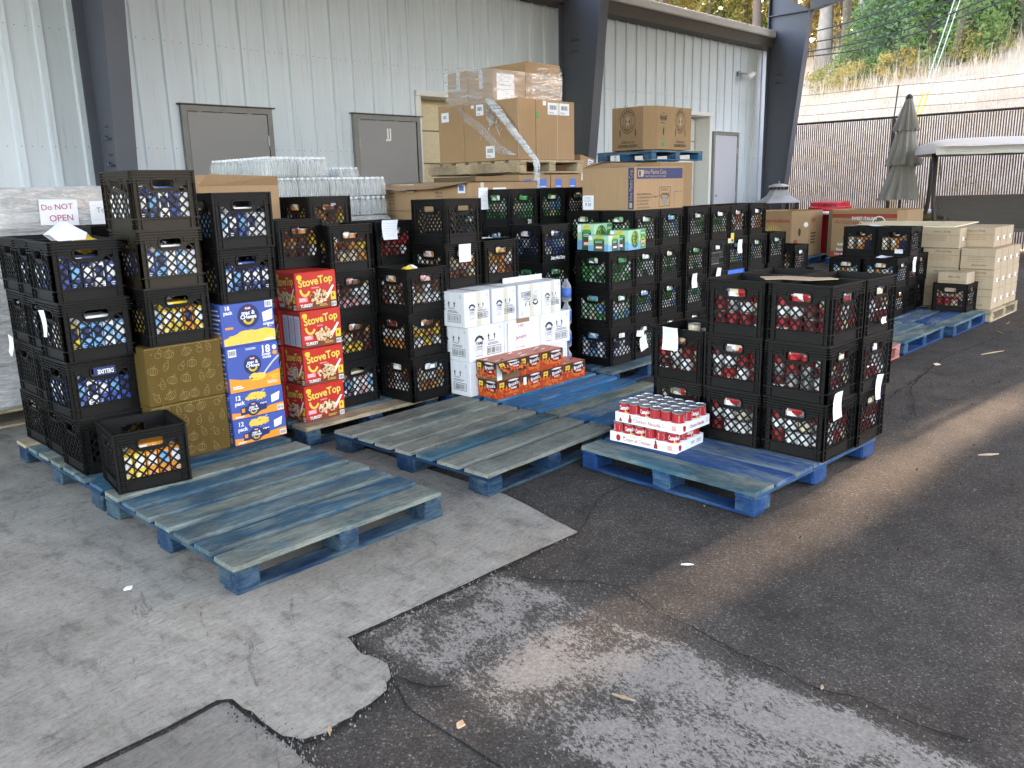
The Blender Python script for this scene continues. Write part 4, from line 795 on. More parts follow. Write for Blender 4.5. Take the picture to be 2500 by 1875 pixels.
stack(4.90, 3.71, .125, 3, 'the corner crates under the bean cartons', [C('bluewhite'), C('greenwhite'), C('green')], variant=0)
for i, (x, y, n, z, w) in enumerate([(5.245, 3.75, 4, .125, 'the crates under the plastics carton\'s corner'), (5.60, 3.75, 4, .125, 'the crates under the plastics carton\'s right end'), (5.96, 3.73, 4, .125, 'the crates just right of the plastics carton'), (6.31, 3.73, 4, .125, 'the fourth stack of the long crate wall'), (6.66, 3.75, 4, .125, 'the fifth stack of the long crate wall'), (7.03, 3.75, 4, .125, 'the sixth stack of the long crate wall'), (7.42, 3.75, 3, .125, 'the three-high stack ending the long crate wall'), (7.78, 3.66, 2, .27, 'the low stack past the long crate wall'), (8.15, 3.78, 2, .0, 'the lowest stack past the long crate wall')]):
    gr = [C('green'), C('greenwhite'), C('green'), C('greenwhite')] if i < 4 else [C('brown'), C('mixed'), C('greenwhite'), C('mixed')]
    stack(x, y, z+.0005, n, w, gr[:n], variant=[1, 1, 2 if i == 3 else 1, 0 if i > 3 else 1][:n], mats=['crate_plastic', 'crate_blue' if i == 4 else 'crate_plastic', 'crate_plastic', 'crate_plastic'][:n])
# second row behind the long wall, carrying the plastics carton
stack(5.245, 4.09, .125, 4, 'the back row under the plastics carton', [None, None, C('green'), C('green')], variant=1)
Dm = Matrix.Translation((3.196, 1.627, 0)) @ Matrix.Rotation(R(-2.78), 4, 'Z')
for (lx, ly, n, w, sp) in [(.565, -.03, 3, 'the soup pallet\'s nearest stack', C('red')), (.565, .315, 3, 'the soup pallet\'s middle stack', C('red')), (.565, .66, 2, 'the soup pallet\'s left stack', C('red')), (.90, -.035, 3, 'the soup pallet\'s right rear stack', C('red')), (.90, .315, 3, 'the soup pallet\'s centre rear stack', C('red')), (.90, .66, 2, 'the soup pallet\'s left rear stack', C('red'))]:
    p = Dm @ Vector((lx, ly, 0)); rear = lx > .8
    stack(p.x, p.y, .125, n, w, (None if rear and ly > 0 else sp), rz=-2.78, variant=0, single=not rear)
for (x, y, n, w) in [(8.37, 2.90, 2, 'the far right group\'s near stack'), (8.37, 3.24, 2, 'the far right group\'s left stack'), (9.06, 2.96, 2, 'the far right group\'s rear corner stack')]: stack(x, y, .125, n, w, C('pale') if n else None, variant=0)
for (x, y, w) in [(8.715, 2.91, 'the far right group\'s tall right stack'), (8.715, 3.25, 'the far right group\'s tall left stack')]: stack(x, y, .125, 3, w, [None, C('pink'), B('pale')], variant=0)
crate(9.08, 2.45, .125, 0, 'single crate holding a brown carton at the far right', 0, 'crate_plastic', 'cans', 'red')
crate(1.335, 3.80, .125, -9, 'single crate on the nearest empty pallet', 0, 'crate_plastic', 'boxes', 'gold', True)
# ------------------------------------------------------------------ cartons and boxes
def carton(name, label, x, y, z, w, d, h, mat, rz=0., group=None, cat='box', tape=None, seam=True):
    q = thing(name, label, cat, (x, y, z+.0006), R(rz), group)
    b = MB(); b.cbox(0, 0, 0, w, d, h, min(.004, h*.03)); b.build('body', mat, q)
    if tape:
        t = MB(); F = FF; t.rect(FT(h), w/2-.025, .004, w/2+.025, d-.004, 0, .0008); t.rect(F, w/2-.025, h*.62, w/2+.025, h-.003, 0, .0008); t.build('tape', tape, q)
    return q
def printed(q, mats):
    b = MB(); return b, (lambda name='print': b.build(name, mats, q))
def wob(F, f): return lambda a, b, l: F(*f(a, b), l)
# --- gold boxes with squash motifs
for k, (lab, z, h) in enumerate((('lower embossed gold box beside the front-left crates', .124, .298), ('upper embossed gold box under three crates', .4235, .298))):
    q = carton('gold_box', lab, 1.64, 4.085, z, .40, .40, h, 'carton_gold', 0, 'gold boxes'); b, done = printed(q, ['gold_line']); rr = random.Random(4+k)
    for iy in range(4):
        for ix in range(6):
            a, c = .035+ix*.068+rr.uniform(-.012, .012)+(.03 if iy % 2 else 0), .035+iy*.076+rr.uniform(-.01, .01)
            if a > .37: continue
            kind = rr.choice('psb'); ro = rr.uniform(-.5, .5); f = wob(FF, lambda u, v, a=a, c=c, ro=ro: (a+u*math.cos(ro)-v*math.sin(ro), c+u*math.sin(ro)+v*math.cos(ro)))
            if kind == 'p':
                for s_ in (1., .55, .15): b.ring(f, 0, 0, .026*s_, .020, .0022, 0, 14)
                b.stroke(f, [(0, .02), (.004, .028), (.010, .030)], .003, 0)
            elif kind == 's':
                b.ring(f, 0, -.006, .016, .014, .0022, 0, 12); b.ring(f, .010, .010, .009, .012, .0022, 0, 10); b.stroke(f, [(.012, .022), (.016, .030)], .003, 0)
            else:
                b.ring(f, 0, 0, .013, .022, .0022, 0, 12); b.stroke(f, [(-.012, -.006), (.012, -.004)], .0018, 0); b.stroke(f, [(-.012, .004), (.012, .006)], .0018, 0); b.stroke(f, [(0, .022), (.003, .032), (-.01, .034)], .0022, 0)
    for i in range(10): b.ell(FF, rr.uniform(.02, .38), rr.uniform(.02, h-.02), .0035, .0035, 0, n=6)
    b.stroke(FF, [(.002, h-.006), (.398, h-.006)], .0025, 0); done('embossing')
# --- pasta boxes (blue)
def mac_logo(b, F, a, c, r, wh=1, nv=2, pa=3, rd=5):
    b.ell(F, a, c, r, r, nv, .0016, 28); b.ell(F, a, c+r*.66, r*.32, r*.13, rd, .0020); b.text(F, 'Kraft', r*.24, a, c+r*.66, wh, True, l=.0024)
    b.text(F, 'mac &', r*.48, a, c+r*.27, wh, True, l=.0022); b.text(F, 'CHeese', r*.46, a, c-r*.08, wh, True, l=.0022)
    b.ring(F, a, c-r*.22, r*.42, r*.40, r*.20, pa, 14, .0022, 200, 345)
MM = ['mac_blue', 'pure_white', 'navy', 'yellow', 'mac_orange', 'red', 'pasta', 'ink', 'pale_door']
def noodles(b, F, cx, cy, rx, ry, n, seed):
    rr = random.Random(seed)
    for i in range(n):
        t = rr.uniform(0, 6.28); q_ = math.sqrt(rr.random()); a, c = cx+rx*q_*math.cos(t), cy+ry*q_*math.sin(t); o = rr.uniform(-.6, .6)
        b.ring(F, a, c, .014, .007, .007, 6 if rr.random() < .75 else 3, 6, .0012+i*.00006, 20+R(o)*57, 170+R(o)*57)
def mac(label, x, z, w, h, kind, z_=0):
    q = carton('pasta_box', label, x, 4.07, z, w, .34, h, 'mac_blue', 0, 'blue pasta boxes'); b, done = printed(q, MM); F = FF
    if kind == 18.1:
        b.dec(F, [(.004, .012), (w-.004, .012), (w-.004, h*.30), (w*.80, h*.36), (w*.60, h*.33), (w*.42, h*.36), (w*.22, h*.28), (.004, h*.20)], 6, .0010)
        noodles(b, F, w*.45, h*.17, w*.42, h*.10, 40, 3); noodles(b, F, w*.62, h*.27, w*.34, h*.06, 26, 4); mac_logo(b, F, w*.50, h*.68, h*.27)
        b.text(F, '18', .030, w*.115, h*.90, 1, True); b.text(F, 'pack', .027, w*.125, h*.795, 1, True); b.text(F, 'original', .022, w*.87, h*.45, 1, True); b.text(F, 'flavor', .012, w*.89, h*.385, 1)
        b.dec(F, [(w*.775, h*.50), (w*.955, h*.54), (w*.965, h*.78), (w*.765, h*.72)], 1, .0014); b.lines(F, w*.80, h*.56, w*.94, h*.72, 4, 8, .25, .002)
        b.rect(F, w*.045, h*.42, w*.20, h*.73, 0, .0014); b.ell(F, w*.12, h*.66, .014, .014, 2); b.ell(F, w*.12, h*.5, .016, .012, 4); b.rect(F, w*.05, h*.42, w*.20, h*.47, 4, .0016); b.barcode(F, w*.83, h*.83, w*.975, h*.985, 1, 7); b.lines(F, w*.75, .014, w*.97, .028, 2, 1)
    elif kind == 18.2:
        b.dec(F, [(.003, .003), (w-.003, .003), (w-.003, h*.39), (w*.78, h*.33), (w*.5, h*.25), (w*.25, h*.27), (.003, h*.34)], 4, .0010); mac_logo(b, F, w*.47, h*.57, h*.21)
        b.text(F, '18', .058, w*.74, h*.86, 1, True); b.text(F, 'boxes', .022, w*.75, h*.755, 1, True); b.text(F, 'inside', .022, w*.76, h*.69, 1, True); b.ell(F, w*.92, h*.88, .013, .013, 1); b.ell(F, w*.92, h*.76, .014, .012, 4)
        b.stroke(F, [(w*.99, h*.68), (w*.86, h*.56), (w*.74, h*.42), (w*.66, h*.31)], .009, 8, .0016); noodles(b, F, w*.55, h*.27, w*.13, h*.08, 34, 6); b.barcode(F, w*.03, h*.80, w*.18, h*.96, 1, 7)
        b.text(F, 'original', .019, w*.86, h*.26, 3, True); b.text(F, 'flavor', .017, w*.88, h*.205, 3, True); b.lines(F, w*.72, h*.08, w*.97, h*.16, 3, 1, .3); b.lines(F, w*.06, h*.08, w*.26, h*.16, 2, 1, .5); b.lines(F, w*.36, h*.90, w*.58, h*.95, 2, 1, .4)
    else:
        b.dec(F, [(.003, .003), (w-.003, .003), (w-.003, h*.34), (w*.7, h*.30), (w*.5, h*.12), (w*.3, h*.20), (.003, h*.28)], 4, .0010); b.dec(F, [(w*.17, h*.12), (w*.66, h*.20), (w*.66, h*.52), (w*.17, h*.42)], 2, .0014); mac_logo(b, F, w*.41, h*.31, h*.275)
        b.text(F, '12', .034, w*.14, h*.80, 1, True); b.text(F, 'pack', .030, w*.165, h*.60, 1, True); noodles(b, F, w*.48, h*.73, w*.17, h*.15, 46, int(z_)+8); b.stroke(F, [(w*.55, h*.85), (w*.64, h*.97)], .005, 8, .003)
        b.dec(F, [(w*.76, h*.40), (w*.90, h*.46), (w*.93, h*.78), (w*.76, h*.68)], 1, .0014); b.lines(F, w*.78, h*.48, w*.89, h*.68, 4, 8, .25, .002); b.barcode(F, w*.86, h*.05, w*.985, h*.24, 1, 7); b.text(F, 'original', .013, w*.60, h*.46, 1, True); b.lines(F, w*.06, h*.05, w*.24, h*.13, 2, 1, .5); b.rect(F, w*.19, h*.23, w*.25, h*.38, 4, .0018)
    L = FL(.34); b.rect(L, .02, .01, .32, h*.3, 4); b.lines(L, .24, .02, .33, h*.9, 8, 1, .3); done()
mac('bottom blue 12-pack pasta box in the blue column', 2.055, .124, .318, .142, 12, 0); mac('second blue 12-pack pasta box from the floor', 2.052, .267, .318, .145, 12, 5)
mac('blue 18-pack pasta box with a large spoon picture', 2.058, .4125, .306, .247, 18.2); mac('topmost blue 18-pack pasta box with a pasta border', 2.050, .660, .308, .232, 18.1)
# --- stuffing boxes (red)
SM = ['stove_red', 'stove_yellow', 'stove_dark', 'stuffing', 'pure_white', 'yellow', 'pink_tag', 'ink', 'pale_door', 'deep_red', 'cream']
def stove_face(b, F, w, h, seed):
    rr = random.Random(seed)
    b.dec(F, [(.003, .003), (w-.003, .003), (w-.003, .07), (w*.62, .028), (w*.3, .036), (.003, .022)], 2, .0010)
    b.text(F, 'StoveTop', h*.29, w*.50, h*.735, 2, True, R(5), w*.84, .0014); b.text(F, 'StoveTop', h*.29, w*.49, h*.745, 1, True, R(5), w*.84, .0018)
    b.ring(F, w*.22, h*.57, .030, .040, .014, 1, 10, .0018, 190, 330)
    b.ell(F, w*.10, h*.87, w*.065, h*.065, 5, .0018); b.dec(F, [(w*.70, h*.30), (w*.90, h*.60), (w*.94, h*.58), (w*.76, h*.25)], 4, .0014)
    for i in range(70):
        t = rr.uniform(0, 6.28); k = math.sqrt(rr.random()); b.ell(F, w*.54+w*.21*k*math.cos(t), h*.33+h*.175*k*math.sin(t), rr.uniform(.006, .013), rr.uniform(.005, .009), rr.choice((3, 3, 3, 10, 10, 2)), .0016+i*.00012, 7, rr.uniform(0, 3))
    b.rect(F, w*.06, h*.22, w*.27, h*.34, 6, .0016); b.lines(F, w*.075, h*.24, w*.25, h*.325, 3, 4, .35, .002); b.lines(F, w*.38, h*.54, w*.58, h*.60, 1, 6, .6, .002)
    b.text(F, 'TURKEY', h*.115, w*.235, h*.115, 4, True, R(1), w*.30); b.lines(F, w*.56, h*.06, w*.78, h*.13, 2, 1, .35); b.rect(F, w*.84, h*.20, w*.965, h*.42, 5, .0018); b.text(F, '6', h*.14, w*.90, h*.325, 7, True, l=.0022); b.barcode(F, w*.85, h*.03, w*.97, h*.155, 4, 7)
for k, (x, z, lab) in enumerate([(2.560, .124, 'bottom red stuffing box of the front column'), (2.573, .3435, 'second red stuffing box from the bottom, front column'), (2.574, .5665, 'third red stuffing box, showing white nutrition panels on its side'), (2.558, .789, 'topmost red stuffing box under a crate')]):
    w, d, h = .276, .20, .2185
    q = carton('stuffing_box', lab, x, 4.16, z, w, d, h, 'stove_red', 0, 'red stuffing boxes'); b, done = printed(q, SM); stove_face(b, FF, w, h, k); L = FL(d)
    if k == 2:
        for i in range(3): b.rect(L, .012+i*.062, .012, .066+i*.062, h-.03, 8, .0012); b.lines(L, .017+i*.062, .02, .062+i*.062, h-.045, 16, 7, .18, .0016)
    else: stove_face(b, wob(L, lambda a, c: (a, c)), d, h, k+9)
    done()
    q = carton('stuffing_box', lab.replace('front column', 'rear column').replace('topmost red stuffing box under a crate', 'topmost red stuffing box of the rear column').replace('third red stuffing box, showing white nutrition panels on its side', 'third red stuffing box of the rear column'), x-.012, 4.37, z, w, d, h, 'stove_red', 0, 'red stuffing boxes'); b, done = printed(q, SM); stove_face(b, L, d, h, k+20); done()
# --- white yam cartons
YM = ['carton_white', 'ink', 'ink_soft', 'tape', 'deep_red']
def yam_face(b, F, w, h, up=1, sc=1.):
    G = F if up > 0 else wob(F, lambda a, c: (w-a, h-c)); s = sc*min(w, .33)/.33; cx, cy = w*.28, h*.46
    b.stroke(G, [(cx-.035*s, cy+.035*s), (cx-.02*s, cy+.052*s), (cx, cy+.058*s), (cx+.02*s, cy+.052*s), (cx+.035*s, cy+.035*s)], .016*s, 1); b.text(G, 'YAMS', .030*s, cx, cy+.012*s, 1, True, 0, .066*s); b.text(G, 'CUT SWEET', .013*s, cx, cy-.012*s, 1, True, 0, .055*s); b.text(G, 'POTATOES', .013*s, cx, cy-.028*s, 2, True, 0, .05*s)
    b.ring(G, cx, cy, .045*s, .055*s, .0012, 2, 20); b.lines(G, cx-.035*s, cy-.075*s, cx+.035*s, cy-.066*s, 1, 2, .5)
    ax = w*.68
    for i in (0, 1): p = ax-.045*s+i*.055*s; b.stroke(G, [(p, cy+.03*s), (p, cy+.055*s)], .008*s, 1); b.dec(G, [(p-.010*s, cy+.05*s), (p+.010*s, cy+.05*s), (p, cy+.068*s)], 1)
    b.text(G, 'FRAGILE', .015*s, ax-.02*s, cy+.018*s, 2, True); b.lines(G, ax-.055*s, cy-.012*s, ax+.06*s, cy+.006*s, 2, 1, .4)
    b.stroke(G, [(ax-.06*s, cy-.075*s), (ax+.07*s, cy-.075*s), (ax+.07*s, cy-.022*s), (ax-.06*s, cy-.022*s), (ax-.06*s, cy-.075*s)], .003, 1); x = ax-.052*s
    while x < ax+.06*s: k = random.choice((.003, .005))*s; b.rect(G, x, cy-.068*s, x+k, cy-.03*s, 1); x += k+random.choice((.003, .006, .009))*s
    b.ring(G, w*.88, h*.86, .006, .006, .002, 2, 8); b.lines(G, w*.86, h*.895, w*.90, h*.93, 2, 2, .4)
def yam(label, x, y, z, w, d, h, up=1, front=True, left=False, tp=None):
    q = carton('white_carton', label, x, y, z, w, d, h, 'carton_white', 0, 'white yam cartons'); b, done = printed(q, YM)
    if tp is not None: b.rect(FF, tp-.02, .003, tp+.02, h-.003, 3, .0008); b.rect(FT(h), tp-.02, .003, tp+.02, d-.003, 3, .0008)
    if front: yam_face(b, FF, w, h, up)
    if left: yam_face(b, FL(d), d, h, 1, .95)
    done(); return q
YH = .2275
for r_, nm in ((0, 'bottom'), (1, 'middle')):
    for i, (x, w, pos) in enumerate([(3.602, .324, 'left'), (3.930, .354, 'centre'), (4.288, .322, 'right')]):
        yam('white yam carton, %s of the %s row' % (pos, nm), x-(.03 if r_ == 0 and i == 2 else 0), 3.852, .124+r_*(YH+.0006), w, .325, YH, front=(pos != 'centre' and r_ == 1) or (r_ == 0 and i == 0), left=(i == 0))
for i, (x, w, up, pos) in enumerate([(3.577, .229, 1, 'leftmost'), (3.826, .229, 1, 'second from left'), (4.080, .229, -1, 'third from left, printed upside down'), (4.312, .205, 1, 'rightmost')]):
    q = yam('white yam carton of the top row, '+pos, x, 3.856, .124+2*(YH+.0006), w, .325, YH, up, left=(i == 0), tp=w*.55)
for r_ in range(3):
    for i in range(3): yam('white yam carton of the back row, %s tier, %s' % (('bottom', 'middle', 'top')[r_], ('left', 'centre', 'right')[i]), 3.605+i*.33, 4.19, .124+r_*(YH+.0006), .322, .70, YH, front=False)
# open flaps standing on the top right carton
b = MB(); b.box(.0, 0, 0, .40, .004, .035); attach(b.build('flap', 'carton_white', None, False, (4.09, 4.012, .8085)), 'white yam carton of the top row, third from left, printed upside down')
# --- loose printed sheets
def paper(label, M, w, h, curl=.01, lines=4, ink='ink_soft', words=(), cat='paper', mat='paper', seed=0, margin=.12):
    rr = random.Random(seed); nx, ny = 6, 6; f = lambda a, c, l: tuple(M @ Vector((a, c, l+curl*math.sin(3.1*a/w+seed)*.5*(c/h)+curl*((c/h)-.5)**2*2)))
    b = MB()
    for i in range(nx+1):
        for j in range(ny+1): b.v.append(f(w*i/nx, h*j/ny, 0))
    for i in range(nx):
        for j in range(ny): k = i*(ny+1)+j; b.f.append((k, k+ny+1, k+ny+2, k+1)); b.m.append(0)
    for i in range(lines):
        y = h*(.82-.62*i/max(1, lines-1)); b.stroke(f, [(w*margin+w*(1-2*margin)*t/5*rr.uniform(.9, 1), y) for t in range(6)], h*.006, 1, .0014)
    for (s_, size, a, c, mi) in words: b.text(f, s_, size, a*w, c*h, mi, False, R(3), l=.002)
    return tag(b.build('paper_sheet', [mat, ink, 'handwriting']), label, cat, 'papers')
def face_M(x, y, z, face='F', tilt=0., lean=0.):   # sheet lying on a front (-Y) or left (-X) face, origin at its lower left
    m = Matrix.Translation((x, y, z)) @ (Matrix.Identity(4) if face == 'F' else Matrix.Rotation(R(-90), 4, 'Z') if face == 'L' else Matrix.Rotation(R(lean), 4, 'Z'))
    return m @ Matrix.Rotation(R(90-0), 4, 'X') @ Matrix.Rotation(R(tilt), 4, 'Z')
paper('large white note with red handwriting taped to a yam carton', face_M(3.955, 3.846, .37), .285, .205, .004, 5, words=(('110', .036, .42, .80, 2), ('January', .036, .45, .44, 2), ('4/5 cases', .026, .42, .10, 1)), seed=1)
b = MB(); b.box(0, -.001, 0, .13, .0, .028); tag(b.build('tape_strip', 'kraft_tape', None, False, (4.035, 3.842, .556), R(0)), 'strip of brown tape holding the large handwritten note', 'tape')
paper('white DO NOT OPEN note taped on the wrapped water pallet', face_M(1.855, 5.988, 1.285, tilt=-2), .235, .165, .004, 0, words=(('Do NOT', .052, .46, .70, 2), ('OPEN', .058, .55, .27, 2)), seed=2)
paper('white note cut off by the tall crate, on wrapped water', face_M(2.17, 5.988, 1.275), .14, .155, .004, 2, words=(('To', .05, .5, .6, 1),), seed=3)
# --- red-orange yam can cartons
BMATS = ['yam_red', 'yam_dark', 'pure_white', 'yam_orange', 'red', 'yellow', 'ink', 'yam_top', 'tin']
def bruce_face(b, F, w, h, seed, tag_=True):
    rr = random.Random(seed); b.dec(F, [(.002, h*.52), (w-.002, h*.46), (w-.002, h-.002), (.002, h-.002)], 1, .0008)
    for i in range(7): x = w*(i+.5)/7; b.dec(F, [(x-w*.06, h*.46), (x+w*.06, h*.46), (x+w*.01, h*(.62+.2*rr.random()))], 3, .0010)
    for i in range(26): b.ell(F, rr.uniform(.012, w-.012), rr.uniform(.008, h*.48), rr.uniform(.006, .016), rr.uniform(.006, .010), rr.choice((3, 3, 0, 4)), .0011+i*.00012, 8, rr.uniform(0, 3))
    cx = w*.66; cw = w*.24
    b.dec(F, [(cx-cw, h*.20), (cx+cw, h*.20), (cx+cw, h*.90), (cx-cw, h*.90)], 1, .0018); b.ell(F, cx, h*.90, cw, h*.06, 8, .0020); b.ell(F, cx, h*.90, cw*.84, h*.038, 2, .0022); b.dec(F, [(cx-cw, h*.20), (cx+cw, h*.20), (cx+cw, h*.38), (cx, h*.30), (cx-cw, h*.38)], 3, .0020)
    b.text(F, "Bruce's", h*.27, cx, h*.68, 2, True, R(8), cw*1.75, .0024); b.rect(F, cx-cw*.62, h*.38, cx+cw*.62, h*.54, 4, .0022); b.text(F, 'YAMS', h*.15, cx, h*.46, 2, True, 0, cw*1.1, .0026)
    if tag_: b.rect(F, w*.06, h*.64, w*.26, h*.88, 5, .0020); b.text(F, '4pk', h*.15, w*.16, h*.76, 6, True, 0, w*.14, .0024)
def bruce(label, x, z, w, left=False, seed=0, torn=False):
    d, h = .183, .1225; q = thing('yam_can_carton', label, 'carton', (x, 3.662, z+.0006), 0, 'orange yam can cartons')
    b = MB(); b.cbox(0, 0, 0, w, d, h, .003); b.build('body', 'cardboard_dark' if torn else 'yam_red', q); b = MB(); F = FF
    if not torn: bruce_face(b, F, w, h, seed, seed % 3 != 1)
    else:
        tl = lambda a, c, l: (a, -.045*(1-c/h)*1.6-l, h-.002+(c-h)*.62); b.poly([tl(0, .02, 0), tl(w, .02, 0), tl(w, h, 0), tl(0, h, 0)], 1); bruce_face(b, lambda a, c, l: tl(a, c*.85+h*.15, l), w, h, seed); b.dec(F, [(.004, .004), (.05, .004), (.05, h*.75), (.004, h*.95)], 2)
    if seed % 3 == 1: b.rect(F, w*.10, h*.45, w*.24, h*.86, 2, .0022)
    if left: bruce_face(b, FL(d), d, h, seed+5)
    T = FT(h); rr = random.Random(seed); b.rect(T, .002, .002, w-.002, d-.002, 7, .0006)
    for i in range(5): b.ell(T, rr.uniform(.03, w-.03), rr.uniform(.03, d-.03), .03, .006, rr.choice((2, 8, 6)), .001+i*.0002, 12, .3)
    b.build('print', BMATS, q)
for i, (x, w) in enumerate([(3.662, .215), (3.880, .203), (4.086, .226), (4.315, .232)]): bruce('orange yam can carton, bottom row, %s' % ('leftmost', 'second', 'third', 'rightmost')[i], x, .124, w, i == 0, i)
for i, (x, w) in enumerate([(3.652, .218), (3.873, .203), (4.079, .226)]): bruce(('torn-open orange yam can carton, top row left', 'orange yam can carton, middle of the top row', 'orange yam can carton, right end of the top row')[i], x, .2473, w, i == 0, i+7, i == 0)
# --- soup trays
TM = ['pure_white', 'red', 'ink_soft', 'deep_red', 'pale_pink']
def hen(b, F, a, c, s, mi=3):
    b.dec(F, [(a-.5*s, c-.9*s), (a+.45*s, c-.9*s), (a+.5*s, c-.2*s), (a+.25*s, c+.3*s), (a+.22*s, c+.75*s), (a-.02*s, c+1.0*s), (a-.24*s, c+.8*s), (a-.2*s, c+.3*s), (a-.42*s, c-.2*s)], mi); b.dec(F, [(a-.24*s, c+.75*s), (a-.42*s, c+.62*s), (a-.22*s, c+.58*s)], mi)
def tray(label, x, y, z, rz, title, seed):
    W_, D_, h, tk = .265, .405, .052, .003
    q = thing('soup_tray', label, 'tray', (x, y, z+.0006), R(rz), 'soup trays'); b = MB()
    b.box(0, 0, 0, W_, D_, tk); b.box(0, 0, tk, W_, tk, h); b.box(0, D_-tk, tk, W_, D_, h); b.box(0, tk, tk, tk, D_-tk, h); b.box(W_-tk, tk, tk, W_, D_-tk, h); b.build('tray_walls', 'pure_white', q)
    p, done = printed(q, TM); L = FL(D_)
    p.text(L, title, .030, D_*(.50 if 'Noodle' in title else .42), h*.42, 1, False, 0, D_*.42); p.text(L, "Campbell's", .012, D_*.36, h*.82, 2, False, 0, .06); hen(p, L, D_*(.235 if 'Noodle' in title else .70), h*.52, .024); p.lines(L, D_*.76, h*.35, D_*.82, h*.65, 4, 4, .2); p.rect(L, D_*.87, h*.2, D_*.94, h*.72, 4); p.lines(L, D_*.72, h*.3, D_*.77, h*.75, 3, 1, .3) if 'Noodle' in title else None
    if 'Noodle' in title: p.lines(L, D_*.11, h*.55, D_*.155, h*.85, 3, 1, .3); p.dec(L, [(D_*.06, h*.1), (D_*.12, h*.1), (D_*.08, h*.55)], 3)
    else: p.ell(L, D_*.13, h*.45, .014, .018, 1); p.ell(L, D_*.22, h*.6, .005, .006, 3)
    p.ell(FF, .035, h*.45, .012, .016, 1); p.dec(FF, [(.02, h*.5), (.024, h*.85), (.032, h*.55)], 1)
    if 'Noodle' in title: p.text(FF, title, .026, W_*.55, h*.45, 1, False, 0, W_*.5); p.lines(FF, W_*.86, h*.3, W_*.97, h*.8, 4, 4, .4)
    else: p.lines(FF, W_*.52, h*.35, W_*.66, h*.65, 2, 2, .5); p.lines(FF, W_*.74, h*.3, W_*.92, h*.7, 3, 2, .4)
    done()
    for i in range(4):
        for j in range(6):
            rr = random.Random(seed*100+i*10+j); fr = (i == 0 and j in ((5, 3) if 'Noodle' in title else (4, 3, 0))) or (j == 0 and i in ((2,) if 'Noodle' in title else (2,)))
            m = Matrix.Translation((x, y, z+.0006)) @ Matrix.Rotation(R(rz), 4, 'Z') @ Matrix.Translation((.035+i*.065, .038+j*.066, .0035)) @ Matrix.Rotation((R(-135) if i == 0 else R(-100)) if fr else rr.uniform(0, 6.28), 4, 'Z')
            o = obj('soup_can', SOUP[fr]); o.matrix_world = m; tag(o, 'small red and white soup can standing in the %s tray' % ('chicken noodle' if 'Noodle' in title else 'cream of chicken'), 'can', 'cans in the %s tray' % ('upper' if 'Noodle' in title else 'lower'))
SOUP = {}
def soup_meshes():
    for fr in (0, 1):
        b = MB(); r = .0325
        b.lathe([(r-.003, 0), (r, .002), (r, .005), (r-.001, .006), (r-.001, .048), (r-.001, .095), (r, .0965), (r, .101), (r-.0025, .102), (r-.004, .0985), (r*.5, .0975), (0, .0985)], (0, 0, 0), 18, [2, 2, 2, 1 if fr else 1, 0, 2, 2, 2, 2, 2, 2])
        cyl = lambda a, c, l: ((r-.001+l)*math.cos(a/r), (r-.001+l)*math.sin(a/r), c)
        if fr: b.text(cyl, "Campbell's", .030, 0, .073, 1, True, 0, .075, .0008); b.ell(cyl, 0, .048, .008, .008, 3, .0008, 12)
        else:
            for k in range(3):
                a = (k-1)*r*2.09; b.rect(cyl, a-.024, .052, a+.024, .090, 4, .0004)
                for i in range(6): b.rect(cyl, a-.021, .055+i*.006, a+.020-random.uniform(0, .015), .0575+i*.006, 1, .0007)
        SOUP[fr] = b.mesh('soup_can', ['red', 'pure_white', 'tin', 'yellow', 'pale_pink'])
soup_meshes()
tray('lower white soup tray lettered Cream of Chicken', 3.438, 2.185, .124, 1.5, 'Cream of Chicken', 1)
tray('upper white soup tray lettered Chicken Noodle', 3.425, 2.155, .2345, -1.0, 'Chicken Noodle', 2)
# --- big plastics carton
q = carton('plastics_carton', 'large brown carton with navy banner on top of the crate wall', 5.27, 3.765, 1.2585, .675, .50, .322, 'cardboard'); b, done = printed(q, ['navy', 'cardboard_light', 'ink_brown', 'pure_white', 'paper', 'ink_soft', 'kraft_tape']); w, d, h = .675, .50, .322
b.rect(FF, .03, h*.72, w-.02, h*.965, 0); b.rect(FF, .045, h*.77, .115, h*.92, 1, .0014); b.rect(FF, .055, h*.79, .08, h*.9, 0, .0018); b.text(FF, 'Inline Plastics Corp.', .046, .27, h*.875, 1, False, 0, .31); b.text(FF, 'Good Things Come in Our Packages', .018, .28, h*.78, 1, False, 0, .28)
L = FL(d); b.rect(L, d-.055, h*.03, d-.004, h*.97, 0); b.text(L, 'Inline Plastics Corp.', .042, d-.030, h*.58, 1, False, R(90), h*.72); b.rect(L, d-.042, h*.06, d-.018, h*.18, 1, .0014)
for i, s_ in enumerate(('Inline Plastics Corp.', '42 Canal Road, Shelton CT 06484', 'Phone: 203 924 2015', 'Fax: 203 924 0370', 'www.inlineplastics.com')): b.text(FF, s_, .022 if i < 2 else .019, (.13, .17, .11, .105, .12)[i], h*(.37-.078*i), 2, False, 0, (.19, .26, .16, .15, .17)[i])
b.stroke(FF, [(.325, h*.06), (.475, h*.07), (.485, h*.52), (.335, h*.52), (.325, h*.06)], .004, 2); b.lines(FF, .355, h*.42, .465, h*.5, 3, 2, .3); b.text(FF, 'DOUBLE', .026, .41, h*.35, 2, True, 0, .1); b.dec(FF, [(.385, h*.09), (.43, h*.09), (.44, h*.24), (.425, h*.30), (.39, h*.30), (.375, h*.24)], 5); b.stroke(FF, [(.345, h*.33), (.375, h*.24)], .008, 2); b.stroke(FF, [(.465, h*.33), (.435, h*.24)], .008, 2)
